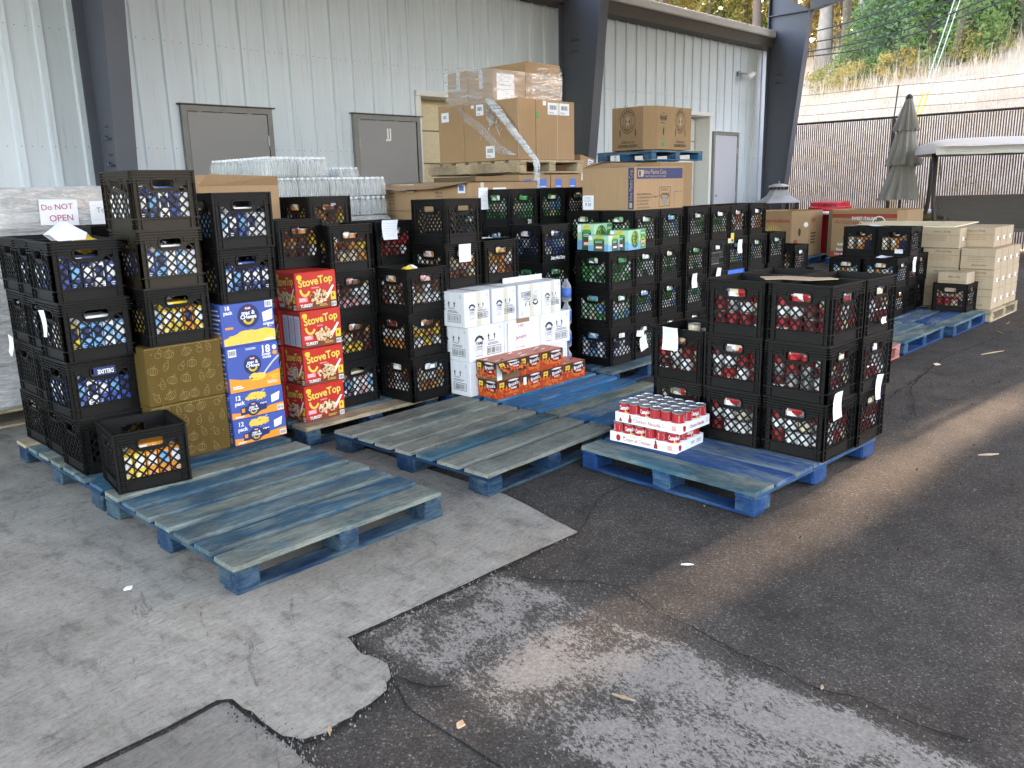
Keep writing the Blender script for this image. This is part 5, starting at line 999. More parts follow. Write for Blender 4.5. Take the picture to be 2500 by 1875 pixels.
b.stroke(FF, [(.54, .01), (.54, h*.40), (.66, h*.41)], .0025, 2); b.rect(L, .005, .006, .115, h*.36, 4); b.lines(L, .015, h*.2, .105, h*.33, 4, 5, .25, .002); b.text(L, 'F 31', .034, .062, h*.135, 2, True, l=.002); done()
for P_ in ([(0, .002, h-.002), (w, .002, h-.002), (w, .22, h+.004), (0, .22, h+.004)], [(.0, .0, h), (.0, d, h), (.14, d, h+.045), (.18, .06, h+.03)], [(.0, d, h), (w, d, h), (w*.8, d-.12, h+.05), (.1, d-.15, h+.05)]): b = MB(); b.poly(P_); b.build('flap', 'cardboard', q)
# --- mixed-goods cartons behind (two tiers) with open lid
def chinese(b, F, a, c, s=1., n=6):
    for i, t in enumerate(('ITEM NO', 'QTY 100 PCS', 'N.W. 12 KGS', 'G.W. 14 KGS', 'MEAS 60X40X30', 'MADE IN CHINA')[:n]): b.text(F, t, .022*s, a, c-i*.032*s, 0, True, 0, .10*s)
for k, (y, dd, lab) in enumerate([(5.19, .655, 'brown carton with a white shipping label, open flap above'), (5.85, .655, 'brown carton printed with black shipping marks by the water')]):
    q = carton('shipping_carton', lab, 4.90, y, 1.268, .86, dd, .235, 'cardboard', 0, 'brown shipping cartons'); b, done = printed(q, ['ink_brown', 'paper', 'tape', 'blue_label']); L = FL(dd)
    chinese(b, L, dd*.45, .15, .9, 4)
    if k == 0: b.rect(L, dd-.12, .145, dd-.03, .225, 1); b.rect(L, dd-.105, .165, dd-.045, .205, 3, .002); b.rect(FF, .30, .05, .46, .185, 1); b.lines(FF, .32, .08, .44, .16, 4, 0, .2)
    else: b.rect(L, .30, .17, .62, .232, 2); b.rect(L, .52, .16, .60, .215, 1); b.lines(L, .53, .17, .59, .21, 4, 0, .3)
    b.rect(FF, .15, .0, .19, .232, 2, .0008); done()
b = MB(); n = 12; rr = random.Random(3)
for i in range(n+1):
    t = i/n; b.v += [(4.93, 5.16+1.36*t, 1.5075), (4.80, 5.16+1.36*t, 1.497-.045*math.sin(t*3.0)-rr.uniform(0, .012))]
for i in range(n): b.f.append((2*i, 2*i+1, 2*i+3, 2*i+2)); b.m.append(0)
b.poly([(4.93, 5.16, 1.508), (5.78, 5.16, 1.508), (5.78, 6.52, 1.515), (4.93, 6.52, 1.515)]); tag(b.build('cardboard_cover', 'cardboard'), 'long torn brown sheet lying over the shipping cartons', 'cardboard')
for k, (y, dd) in enumerate([(5.19, .655), (5.85, .655)]):
    q = carton('shipping_carton', ('lower brown carton under the labelled shipping carton', 'lower brown carton with printed marks beside the water bottles')[k], 4.91, y, .98, .84, dd, .287, 'cardboard', 0, 'brown shipping cartons'); b, done = printed(q, ['ink_brown', 'sky_blue', 'tape']); chinese(b, FL(dd), dd*.42, .24, 1., 6)
    if k: b.rect(FL(dd), dd*.05, .003, dd*.7, .04, 1)
    done()
for k in range(4): carton('base_carton', ('left front', 'right front', 'left back', 'right back')[k]+' plain carton at the bottom of the shipping carton stack', 4.91+.43*(k % 2), 5.19+.66*(k//2), .124, .42, .655, .854, 'cardboard', 0, 'plain base cartons')
pallet('pallet under the brown shipping cartons behind the crates', 4.86, 5.25, 0, seed=31)
paper('white list hanging over the crate edge by the shipping cartons', face_M(3.36, 4.37, 1.14), .115, .125, .02, 6, seed=5)
paper('small white list taped on the crate pair above the yams', face_M(3.70, 4.022, .985), .105, .115, .008, 6, seed=6)
paper('white sheet hanging beside the tall green-can stacks', face_M(4.565, 4.72, 1.29), .105, .165, .01, 4, seed=7)
paper('flat papers lying on the right-hand crate over the yams', Matrix.Translation((3.96, 4.06, 1.112)), .27, .2, .02, 0, seed=8)
# --- bean cartons on the corner crate
GM = ['mint', 'green', 'dark_green', 'bean', 'sky_blue', 'pure_white', 'red', 'ink_soft', 'yellow']
def bean_face(b, F, w, h, kind):
    b.dec(F, [(.001, .001), (w-.001, .001), (w-.001, h*.45), (.001, h*.35)], 4, .0008)
    if kind:
        b.ell(F, w*.36, h*.52, h*.40, h*.43, 2, .0012); rr = random.Random(2)
        for i in range(26): t = rr.uniform(0, 6.28); k = math.sqrt(rr.random())*.36; b.ell(F, w*.36+h*k*math.cos(t), h*.52+h*k*math.sin(t), .018, .0042, 3, .0014+i*.00012, 8, rr.uniform(0, 3.1))
        b.rect(F, w*.68, h*.03, w*.97, h*.97, 1, .0012); b.ell(F, w*.825, h*.36, w*.11, h*.24, 8, .0016); b.ell(F, w*.825, h*.36, w*.085, h*.17, 6, .0018); b.rect(F, w*.75, h*.30, w*.90, h*.42, 5, .002); b.text(F, 'Del Monte', h*.12, w*.825, h*.36, 6, True, 0, w*.14, .0024); b.text(F, 'GREEN BEANS', h*.13, w*.825, h*.80, 5, True, 0, w*.24, .002)
    else:
        b.rect(F, w*.28, .002, w*.80, h*.72, 2, .0010); b.ell(F, w*.54, h*.72, w*.26, h*.08, 1, .0012); b.ell(F, w*.54, h*.88, w*.2, h*.09, 8, .0014); b.stroke(F, [(w*.42, h*.86), (w*.66, h*.93)], .006, 3, .002); b.rect(F, w*.36, h*.12, w*.72, h*.38, 6, .0014); b.rect(F, w*.39, h*.18, w*.69, h*.30, 5, .0018); b.rect(F, w*.04, h*.68, w*.22, h*.95, 5, .0014); b.lines(F, w*.36, h*.5, w*.72, h*.64, 2, 5, .3)
for k, (lab, x, y, z, rz, w, d, h) in enumerate([('rear green bean carton on the corner crates', 5.0, 3.93, .978, 6, .255, .155, .19), ('front left green bean carton on the corner crates', 4.915, 3.735, .978, 0, .14, .19, .115), ('slanting front green bean carton on the corner crates', 5.06, 3.66, .978, 8, .27, .16, .145)]):
    q = thing('bean_carton', lab, 'carton', (x, y, z+.0006), R(rz), 'green bean cartons'); b = MB(); b.cbox(0, 0, 0, w, d, h, .003); b.build('body', 'mint', q); b, done = printed(q, GM); bean_face(b, FF, w, h, w > .2); bean_face(b, FL(d), d, h, 0); b.rect(FT(h), .01, .01, w-.01, d-.01, 1, .0008); done()
# --- bottle column between the yams and the corner crates
for i in range(4):
    q = thing('water_jug', 'blue-labelled clear jug, %s of the column right of the yam cartons' % ('bottom', 'second', 'third', 'top')[i], 'jug', (4.665, 3.93, .124+i*.168), 0, 'blue-labelled jugs')
    b = MB(); b.lathe([(.030, 0), (.036, .01), (.036, .11), (.02, .14), (.014, .15), (.014, .165), (0, .165)], (0, 0, 0), 14); b.build('body', 'bottle_clear', q, True); b = MB(); b.lathe([(.0368, .03), (.0368, .10)], (0, 0, 0), 14); b.build('label_band', 'blue_label', q, True)
# crate lettering and hang tags
b = MB(); b.text(lambda a, c, l: (4.61+CW/2+a, 4.105-.006-l, .046+3*CH+.038+c), 'Dairy Maid Dairy', .034, 0, 0, 0, True, 0, .16); attach(b.build('lettering', 'pure_white'), 'black milk crate, top of the lettered dairy crate stack')
b = MB(); b.text(lambda a, c, l: (4.68+CW/2+a+.05, 4.495-.006-l, .025+4*CH+.03+c), '21', .045, 0, 0, 0, True); attach(b.build('lettering', 'pure_white'), 'black milk crate, top of the left tall green-can stack')
for i, (lab, M, w, h) in enumerate([('white slip tucked in the side of the front-left stack', face_M(1.308, 4.40, .80, 'L', 4), .045, .13), ('grey slip sticking out of the leftmost crate stack', face_M(1.345, 5.16, .63, 'L', -25), .05, .12),
        ('long white slip hung on the soup pallet\'s nearest crate', face_M(3.80, 1.555, .33, 'F', 2), .095, .13), ('long white slip hung on the soup pallet\'s right rear crate', face_M(4.24, 1.525, .35, 'F', -4), .06, .13), ('crumpled white sheet on the soup pallet\'s left top crate', face_M(3.772, 2.50, .575, 'L', 0), .10, .125), ('small white tag on the soup pallet\'s right rear top crate', face_M(4.23, 1.52, .745, 'F', 0), .06, .035),
        ('white slip on the crates just right of the plastics carton', face_M(6.02, 3.715, .60, 'F', 0), .085, .12), ('white slip on the fourth stack of the crate wall', face_M(6.40, 3.715, .63, 'F', -8), .085, .11), ('white slip on the fifth stack of the crate wall', face_M(6.80, 3.735, .83, 'F', 0), .08, .12),
        ('white label on the far right tall stack', face_M(8.705, 3.05, .72, 'L', 0), .08, .04), ('white sheet lying on the far right near crate', Matrix.Translation((8.40, 3.0, .698)), .16, .12), ('long white slip on the far right tall stack side', face_M(8.80, 2.897, .53, 'F', 0), .075, .15), ('white sheet on the far right top crates', Matrix.Translation((8.74, 3.2, .98)), .22, .14), ('white slip under the corner crates', face_M(5.27, 3.737, .30, 'F', -8), .11, .05), ('white cloth-like sheet hanging low on the crate wall', face_M(5.33, 3.733, .17, 'F', 14), .10, .11)]):
    paper(lab, M, w, h, .012, 4 if h > .1 else 1, seed=20+i)
b = MB(); F = lambda a, c, l: (a, -l, c); b.box(0, -.002, 0, .12, 0, .085); bean = [0]; b.ell(F, .035, .042, .03, .035, 1, .004); b.rect(F, .065, .03, .115, .08, 2, .004); b.ell(F, .09, .02, .02, .012, 3, .004); tag(b.build('printed_card', ['mint', 'cream', 'yellow', 'red'], None, False, (6.62, 3.742, .93)), 'yellow-green printed card stuck on the long crate wall', 'card')
pts = [(0, 0), (.12, .03), (.20, .0), (.27, -.05), (.33, -.04), (.36, -.10), (.22, -.16), (.10, -.10), (.02, -.12)]
b = MB(); b.poly([(x, y, .004) for x, y in pts]); b.poly([(x, y, 0) for x, y in pts][::-1])
for (x0, y0), (x1, y1) in zip(pts, pts[1:]+pts[:1]): b.poly([(x0, y0, 0), (x1, y1, 0), (x1, y1, .004), (x0, y0, .004)])
tag(b.build('cardboard_scrap', 'cardboard_light', None, False, (3.92, 2.02, .9775), R(-60)), 'torn tan cardboard scrap on the red-can crates', 'scrap')
for i, (x, y, z, c0) in enumerate([(3.93, 2.40, .600, 'cream'), (3.98, 2.35, .570, 'tin')]):
    o = obj('food_can', item_mesh('can', c0, 'brown'), None, (x, y, z)); tag(o, ('cream-labelled can standing on the soup pallet\'s left crate', 'plain-lidded can beside the cream can on the left crate')[i], 'can')

b = MB(); P_ = [(0, 0, 0), (.13, 0, 0), (.155, .02, .03), (.075, .05, .085), (-.025, .02, .03)]; b.poly(P_); b.poly([(x, y+.06, z) for x, y, z in P_][::-1]); b.poly([(-.025, .02, .03), (.075, .05, .085), (.075, .11, .085), (-.025, .08, .03)]); b.poly([(.155, .02, .03), (.155, .08, .03), (.075, .11, .085), (.075, .05, .085)])
tag(b.build('folded_card', 'paper', None, False, (1.375, 4.24, 1.2575), R(8)), 'white folded card standing on the front-left top crate', 'card')
for i, (x, y, z, m, lab) in enumerate([(3.36, 4.14, .935, 'yellow', 'crumpled yellow snack bag in the crate left of the cartons'), (3.44, 4.20, .935, 'pure_white', 'crumpled white snack bag in the crate left of the cartons'), (1.52, 4.32, 1.235, 'yellow', 'flat yellow packet lying in the front-left top crate')]):
    b = MB(); rr = random.Random(i); n, m_ = 10, 8
    for j in range(m_+1):
        for k in range(n): t, p_ = 2*math.pi*k/n, math.pi*j/m_; r_ = 1+rr.uniform(-.14, .14); b.v.append((.06*r_*math.sin(p_)*math.cos(t), .05*r_*math.sin(p_)*math.sin(t), .045*math.cos(p_)*r_))
    for j in range(m_):
        for k in range(n): b.f.append((j*n+k, (j+1)*n+k, (j+1)*n+(k+1) % n, j*n+(k+1) % n)); b.m.append(0)
    tag(b.build('snack_bag', m, None, False, (x, y, z)), lab, 'bag')

b = MB(); b.box(0, -.0008, 0, .105, 0, .040); b.text(lambda a, c, l: (a, -.001-l, c), 'DELUXE', .030, .056, .019, 1, True, R(180), .075); tag(b.build('box_end', ['navy', 'pure_white'], None, False, (1.437, 4.2035, .125+CH+.199)), 'navy box end with upside-down DELUXE lettering in a crate handle', 'box')
# ------------------------------------------------------------------ bottled water
b = MB(); b.lathe([(.020, 0), (.027, .006), (.027, .030), (.0255, .036), (.027, .042), (.027, .095), (.022, .118), (.012, .135), (.0115, .146), (0, .146)], (0, 0, 0), 12); BOT = b.mesh('bottle', ['bottle_clear'], True)
b = MB(); b.lathe([(.0135, .142), (.0135, .158), (.010, .160), (0, .160)], (0, 0, 0), 10); CAP = b.mesh('cap', ['cap'])
def water_case(label, x, y, z, nx=5, ny=8, pitch=.058, skip=0):
    q = thing('water_case', label, 'water case', (x, y, z), 0, 'cases of bottled water'); rr = random.Random(int(x*100+y*10+z*1000))
    for i in range(nx):
        for j in range(ny):
            if 1 < i < nx-1 and 1 < j < ny-1: continue
            p = (.03+i*pitch+rr.uniform(-.002, .002), .03+j*pitch+rr.uniform(-.002, .002), .002); obj('bottle', BOT, q, p); obj('cap', CAP, q, p)
    b = MB(); w, d, h = nx*pitch+.004, ny*pitch+.004, .150; e = .006
    b.v = [(-e+X, -e+Y, Z) for X, Y, Z in ((0, 0, .01), (w+e, 0, .01), (w+e, d+e, .01), (0, d+e, .01), (.0, .0, .10), (w+e, 0, .10), (w+e, d+e, .10), (0, d+e, .10), (.02, .02, h), (w-.01, .02, h), (w-.01, d-.01, h), (.02, d-.01, h))]
    for k in (0, 4):
        for i in range(4): b.f.append((k+i, k+(i+1) % 4, k+4+(i+1) % 4, k+4+i)); b.m.append(0)
    b.build('shrink_film', 'film_thin', q)
pos = {0: 'lowest', 1: 'middle', 2: 'top'}
for k, (t, nx_) in enumerate([(0, 4), (1, 4), (2, 2)]):
    for i in range(nx_): water_case('clear water case, %s visible tier, %s along its front' % (pos[t], ('leftmost', 'second', 'third', 'rightmost')[i]), 3.60+i*.302, 6.13, 1.245+t*.166)
for t in (2, 1): water_case('clear water case, back of the %s tier' % pos[t], 3.60, 6.61, 1.245+t*.166); 
water_case('clear water case at the back right of the top tier', 3.902, 6.61, 1.245+2*.166)
water_case('tumbled water case on the right end of the water load', 4.55, 6.5, 1.245+2*.166-.07, 4, 5)
# wrapped lower part of that load
def wrapped(label, x, y, w, d, z0, z1, tiers, pal=True, seed=0):
    q = thing('wrapped_load', label, 'wrapped load', (x, y, 0)); rr = random.Random(seed); b = MB(); th = (z1-z0)/tiers
    prof = []
    for i in range(tiers): prof += [(z0+i*th, .012), (z0+i*th+.02, 0), (z0+(i+1)*th-.03, 0), (z0+(i+1)*th-.004, .02)]
    n = 10; ring = []
    for z, ins in prof:
        base = len(b.v); P = []
        for (xa, ya, xb, yb) in ((ins, ins, w-ins, ins), (w-ins, ins, w-ins, d-ins), (w-ins, d-ins, ins, d-ins), (ins, d-ins, ins, ins)):
            for k in range(n): t = k/n; P.append((xa+(xb-xa)*t+rr.uniform(-.004, .004), ya+(yb-ya)*t+rr.uniform(-.004, .004), z+rr.uniform(-.003, .003)))
        b.v += P; ring.append(base)
    m = 4*n
    for a, c in zip(ring, ring[1:]):
        for k in range(m): b.f.append((a+k, a+(k+1) % m, c+(k+1) % m, c+k)); b.m.append(0)
    b.f.append(tuple(ring[-1]+k for k in range(m))); b.m.append(0); b.build('film_wrap', 'wrapped', q)
    return q
wrapped('lower film-wrapped tiers of water under the clear cases', 3.585, 6.12, 1.22, 1.0, .124, 1.243, 6, seed=2); pallet('pallet under the clear water cases', 3.58, 6.11, 0, seed=41, W=1.02)
q = wrapped('grey film-wrapped water pallet at the far left edge', 1.13, 6.0, 1.62, 1.2, .124, 1.532, 5, seed=3); pallet('bare wooden pallet under the wrapped water at the far left', 1.13, 6.0, 0, deck='bare_board', block='bare_board', L=1.62, seed=42)
b = MB(); b.box(.0, -.004, 1.30, 1.62, -.001, 1.37); b.build('dark_band', 'film', q)
# low open carton behind the blue pasta crates
q = thing('open_carton', 'open brown carton behind the crates on blue pasta boxes', 'box', (2.36, 4.80, .9)); b = MB(); b.box(0, 0, 0, .53, .006, .60); b.box(0, .394, 0, .53, .40, .62); b.box(0, .006, 0, .006, .394, .62); b.box(.524, .006, 0, .53, .394, .60); b.box(.006, .006, 0, .524, .394, .006); b.build('walls', 'cardboard', q)
for P_ in ([(0, 0, .60), (.53, 0, .60), (.51, -.035, .655), (.05, -.03, .67)], [(0, .4, .62), (.53, .4, .62), (.5, .44, .67), (.02, .46, .68)]): b = MB(); b.poly(P_); b.build('flap', 'cardboard', q)
carton('support_carton', 'plain carton hidden under the open brown carton', 2.36, 4.80, .124, .52, .40, .774, 'cardboard')
# ------------------------------------------------------------------ film-wrapped tower of cartons
for k in range(4): carton('base_carton', ('left front', 'right front', 'left back', 'right back')[k]+' plain carton under the wrapped carton tower', 5.90+.46*(k % 2), 5.53+.62*(k//2), .124, .45, .61, 1.15, 'cardboard', 0, 'plain base cartons')
pallet('lowest pallet under the wrapped carton tower', 5.88, 5.52, 0, L=.95, W=1.27, seed=51)
for k, (x, y, w, d, lab) in enumerate([(5.90, 5.53, .44, .61, 'carton with blue label squares, left under the wooden pallet'), (6.35, 5.53, .44, .61, 'carton with blue label squares, right under the wooden pallet'), (5.90, 6.15, .44, .61, 'dark carton at the back under the wooden pallet')]):
    q = carton('labelled_carton', lab, x, y, 1.275, w, d, .29, 'cardboard' if k < 2 else 'cardboard_dark', 0, 'blue-labelled cartons'); b, done = printed(q, ['blue_label', 'paper', 'ink_brown'])
    for a in (.06, .28): b.rect(FF, a, .13, a+.10, .25, 0); b.lines(FF, a+.01, .14, a+.09, .19, 2, 1, .3, .002)
    b.rect(FF, .05, .0, .2, .02, 1); done()
pallet('bare wooden pallet carrying the wrapped carton tower', 5.87, 5.50, 0, deck='bare_board', block='bare_board', L=.95, W=1.27, z=1.571, seed=52, H=.13)
b = MB(); b.box(0, 0, 0, .02, 1.27, .085); 
attach(b.build('side_plank', 'bare_board', None, False, (5.846, 5.50, 1.592)), 'bare wooden pallet carrying the wrapped carton tower')
TB = [(5.885, 5.515, .235, .74, .553, 'tall carton at the front left of the wrapped tower, white barcode labels'), (5.885, 6.26, .235, .37, .56, 'tall carton at the back left of the wrapped tower'), (6.125, 5.515, .57, .50, .55, 'tall carton with double barcode label at the right'), (6.125, 6.02, .57, .61, .55, 'tall carton at the back right of the wrapped tower')]
for k, (x, y, w, d, h, lab) in enumerate(TB):
    q = carton('tall_carton', lab, x, y, 1.7035, w, d, h, 'cardboard', 0, 'wrapped tower cartons'); b, done = printed(q, ['paper', 'ink', 'tape', 'green', 'ink_brown']); L = FL(d)
    def bc(F, a, c, w_, h_): b.rect(F, a, c, a+w_, c+h_, 0); b.barcode(F, a+w_*.12, c+h_*.35, a+w_*.88, c+h_*.85, 0, 1); b.lines(F, a+w_*.1, c+h_*.08, a+w_*.6, c+h_*.25, 2, 1, .3, .002)
    if k == 0: bc(L, .18, .43, .10, .10); bc(L, .30, .03, .12, .11); b.rect(L, .11, .50, .15, .53, 0); b.stroke(L, [(d-.004, 0), (d-.004, h)], .004, 2)
    if k == 1: b.rect(L, .05, .40, .16, .49, 0); b.text(L, 'US', .04, .1, .445, 1, True)
    if k == 2: bc(FF, .17, .42, .16, .11); bc(FF, .34, .42, .15, .11); b.rect(FF, .0, .38, .035, .44, 3); b.stroke(FF, [(.31, 0), (.31, h)], .004, 2); b.rect(FF, .10, .50, .15, .54, 0)
    done()
for k, (x, y, w, d, h, lab) in enumerate([(5.89, 5.84, .45, .34, .285, 'squat wrapped carton with a large white sheet on the tower'), (5.89, 6.185, .45, .29, .30, 'squat wrapped carton with pale tape at the tower\'s back left'), (6.345, 5.84, .52, .62, .385, 'taller wrapped carton at the tower\'s top right')]):
    q = carton('tower_carton', lab, x, y, 2.2585, w, d, h, 'cardboard', 0, 'wrapped tower cartons'); b, done = printed(q, ['paper', 'ink_soft', 'pale_door', 'cardboard_light'])
    if k == 0: b.rect(FF, .05, .01, .29, .25, 0); b.lines(FF, .09, .09, .25, .20, 3, 1, .12, .002)
    if k < 2: b.rect(FL(d), d*.45, .12, d*.45+.05, h-.003, 2)
    b.rect(FT(h), .01, .0, .06, d, 2); done()
# stretch film round the tower and its hanging twisted tail
q = thing('stretch_film', 'clear stretch film wrapped round the carton tower with a hanging twisted tail', 'film', (0, 0, 0)); b = MB(); rr = random.Random(5)
P = [(5.875, 6.50), (5.875, 5.825), (6.34, 5.822), (6.872, 5.825), (6.878, 6.5)]; nz = 8
for (x0, y0), (x1, y1) in zip(P, P[1:]):
    base = len(b.v)
    for i in range(9):
        for j in range(nz): t = i/8; b.v.append((x0+(x1-x0)*t+rr.uniform(-.004, .004), y0+(y1-y0)*t-rr.uniform(.0, .008), 2.24+.30*j/(nz-1)))
    for i in range(8):
        for j in range(nz-1): k = base+i*nz+j; b.f.append((k, k+nz, k+nz+1, k+1)); b.m.append(0)
b.build('wrap_sheet', 'film', q)
b = MB()
for i in range(170):
    side = rr.random() < .75; z = rr.uniform(2.27, 2.60); u = rr.uniform(.0, .5); L_ = rr.uniform(.08, .35)
    pts = [((6.36+u*1.0+t*L_ if side else 5.868), (5.826 if side else 5.9+u+t*L_), z+rr.uniform(-.012, .012)+.02*t) for t in (0, .33, .66, 1)]; pts = [(min(x_, 6.87), min(y_, 6.5), z_) for x_, y_, z_ in pts]; b.tube(pts, rr.uniform(.0014, .0045), 3)
s_ = b.build('film_wrinkles', 'film_thick', q); s_['kind'] = 'stuff'
b = MB()
for s_ in range(7):
    pts = []
    for i in range(22):
        t = i/21; x = 5.86-.02*t+.012*math.sin(s_*2.1+t*9); y = 5.86-.62*min(1, t*1.25)+.035*(1-t)*math.sin(s_*1.7)+.012*math.sin(s_+t*14); z = 2.27-.53*t**.8-(.42*max(0, t-.72)/.28)**1.0*1.0; z = 2.27-.55*min(1, t/.75)-.36*max(0, (t-.75)/.25)
        pts.append((x-.02, y, z))
    b.tube(pts, [.020*(1-.5*abs(2*i/21-1))+.004 for i in range(22)], 5)
b.build('twisted_tail', 'film_thick', q, True)
b = MB()
for s_ in range(5):
    b.tube([(5.868, 6.35-.02*s_, 2.25-.03*s_), (5.866, 6.0, 2.05-.02*s_), (5.862, 5.75, 1.85-.02*s_), (5.85, 5.52, 1.74)], .006, 4)
b.build('film_strand', 'film', q, True)
b = MB()
for s_ in range(40):
    y0, z0 = 5.86+rr.gauss(0, .05), 2.16+rr.gauss(0, .07); b.tube([(5.868, y0, z0), (5.858, y0+rr.uniform(-.05, .05), z0-rr.uniform(.02, .07)), (5.866, y0+rr.uniform(-.06, .06), z0-rr.uniform(.05, .12))], rr.uniform(.002, .006), 4)
b.build('crumpled_film', 'film_thick', q, True)
q = carton('leaning_carton', 'small tilted carton right of the wrapped tower', 7.02, 5.75, 1.32, .30, .45, .46, 'cardboard', 8); q.rotation_euler = (0, R(9), R(8)); b, done = printed(q, ['paper', 'ink']); b.rect(FF, .16, .36, .27, .44, 0); b.lines(FF, .17, .37, .26, .43, 3, 1, .4, .002); b.rect(FF, .05, .20, .22, .28, 0); done()
carton('support_carton', 'plain tall carton under the small tilted carton', 6.95, 5.72, .0095, .42, .5, 1.27, 'cardboard')
# ------------------------------------------------------------------ growers' bin on blue pallet on a plain bin
q = thing('plain_bin', 'plain brown bulk bin under the bright blue pallet', 'bin', (9.02, 6.18, .12)); b = MB(); w, d, h = 1.12, .84, 1.60; c = .18
O = [(c, 0), (w-c, 0), (w, c), (w, d-c), (w-c, d), (c, d), (0, d-c), (0, c)]
def octa(O, z0, z1, b, mi=0, t=.012, cxy=None):
    cx, cy_ = sum(p[0] for p in O)/8, sum(p[1] for p in O)/8; I = [(p[0]+(cx-p[0])*t/.5, p[1]+(cy_-p[1])*t/.5) for p in O]
    for k in range(8):
        p, q_, r, s_ = O[k], O[(k+1) % 8], I[(k+1) % 8], I[k]
        b.poly([(*p, z0), (*q_, z0), (*q_, z1), (*p, z1)], mi); b.poly([(*s_, z1), (*r, z1), (*r, z0), (*s_, z0)], mi); b.poly([(*p, z1), (*q_, z1), (*r, z1), (*s_, z1)], mi)
    b.poly([(*p, z0+.01) for p in I], mi)
octa(O, 0, h, b); b.build('walls', 'cardboard', q)
pallet('pallet under the plain brown bulk bin', 9.0, 6.16, 0, seed=60, L=1.17, W=.88)
pallet('bright blue pallet high up carrying the growers bin', 9.0, 6.17, 0, deck='bright_board', block='bright_board', L=1.2, W=.86, z=1.735, H=.13, seed=61)
q = thing('growers_bin', 'octagonal brown bulk bin printed with a farm crest and growing season slogan', 'bin', (9.02, 6.20, 1.878)); b = MB(); w, d, h = .92, .72, .525
O2 = [(.0, .0), (.0, .0)]; cA = .0
O = [(.42, -.02), (w-.0, .18), (w, d), (w-.2, d+.05), (.2, d+.05), (0, d-.1), (-.02, .16), (.12, -.02)]
O = [(.14, 0), (.40, 0), (w, .0), (w+.02, .2), (w, d), (.2, d), (0, d-.12), (0, .12)]
octa(O, 0, h, b); b.build('walls', 'cardboard', q); b, done = printed(q, ['olive_print', 'ink', 'cardboard_light', 'green'])
def crest(F, cx, k):
    b.ring(F, cx, h*.68, .115*k, .15, .007, 0, 26); b.ring(F, cx, h*.68, .066*k, .088, .004, 0, 20); b.ell(F, cx, h*.66, .034*k, .055, 0, .0014); b.ell(F, cx, h*.72, .026*k, .028, 2, .002); b.ell(F, cx, h*.62, .028*k, .03, 2, .002)
    arc = lambda X: .118*(math.cos(X/(.09*k))-1) if abs(X) < .14*k else -.12
    b.text(F, "SARAH'S", .05, cx, h*.68+.118, 0, True, 0, .17*k, .0018, bend=lambda X: -.9*X*X/(.10*k)); b.text(F, 'HOMEGROWN', .04, cx, h*.68-.118, 0, True, 0, .17*k, .0018, bend=lambda X: .9*X*X/(.10*k))
    for s_ in (-1, 1): b.ell(F, cx+s_*.12*k, h*.40, .008*k, .05, 1, .0016)
    b.text(F, 'Celebrate the', .055, cx, h*.19, 0, False, 0, .21*k, shear=.25); b.text(F, 'GROWING SEASON', .048, cx, h*.095, 0, True, 0, .30*k)
La = lambda a, c, l: (-l, d-.12-a, c); crest(La, .245, 1.0)
def Fs(a, c, l):  # slanting corner panel
    t = a/.184; return (.14*t-l*.65, .12*(1-t)-l*.75, c)
Fr = lambda a, c, l: (.14+a, -l, c)
b.text(Fr, 'FRESH', .025, .13, h*.83, 0, False); b.text(Fr, 'local', .085, .13, h*.75, 0, True, shear=.2); b.text(Fr, 'IN SEASON', .025, .13, h*.68, 0); b.lines(Fr, .06, h*.60, .20, h*.63, 1, 0, .4)
for i in range(8): b.stroke(Fr, [(.11+.002*i, h*(.20+.045*i)), (.15+.004*i, h*(.235+.045*i))], .007, 3)
b.dec(Fr, [(.07, h*.16), (.19, h*.16), (.13, h*.05)], 3); b.ell(Fr, .135, h*.42, .013, .05, 1, .002); crest(Fr, .52, .95); done()
# ------------------------------------------------------------------ brown baking cartons at the far right
def bake(label, x, y, z, w, d, h, seed, up=True):
    q = carton('baking_carton', label, x, y, z, w, d, h, 'cardboard_light', 0, 'brown baking cartons'); b, done = printed(q, ['ink_brown', 'paper', 'cardboard_dark', 'cardboard']); L = FL(d)
    rr = random.Random(seed); yy = h*.82 if up else h*.2
    b.text(L, 'Betty Crocker', .030, d*.55, yy, 0, False, 0 if not up else R(180), d*.42); b.lines(L, d*.2, h*.35, d*.8, h*.62, 3, 3, .3); b.stroke(L, [(.004, h*.66), (d-.004, h*.64)], .003, 2)
    b.rect(FF, w*.38, h*.35, w*.62, h*.55, 1); b.ell(FF, w*.82, h*.4, .018, .007, 0); b.stroke(FF, [(w*.82, h*.4), (w*.98, h*.42)], .004, 0); b.stroke(FF, [(w*.97, .004), (w*.97, h-.004)], .004, 2); done()
Wn = ['nearest', 'second', 'third', 'last']
for t in range(3):
    for i in range(4): bake('brown baking carton, %s tier, %s from the near end' % (('bottom', 'second', 'third')[t], Wn[i]), 9.42+i*.235-(.02 if t == 2 else 0), 2.315, .124+t*.2025, .228, .32, .2005, i+t*4, t == 1)
for i in range(4): bake('brown baking carton, fourth tier, %s from the near end' % Wn[i], 9.40+i*.235, 2.66 if i == 0 else 2.40, .7325, .228, .40, .2, 30+i, True)
for i in range(4): bake('brown baking carton, back row third tier, %s from the near end' % Wn[i], 9.42+i*.235, 2.65, .5295, .228, .36, .2, 40+i)
for i in range(4): bake('brown baking carton, back row second tier, %s from the near end' % Wn[i], 9.42+i*.235, 2.65, .327, .228, .36, .2, 50+i)
for i in range(4): bake('brown baking carton, back row bottom tier, %s from the near end' % Wn[i], 9.42+i*.235, 2.65, .124, .228, .36, .2, 60+i)
for i in range(3): bake('brown baking carton, behind, fourth tier, %s from the left' % Wn[i], 9.44+i*.3, 3.08, .7325, .29, .36, .2, 70+i)
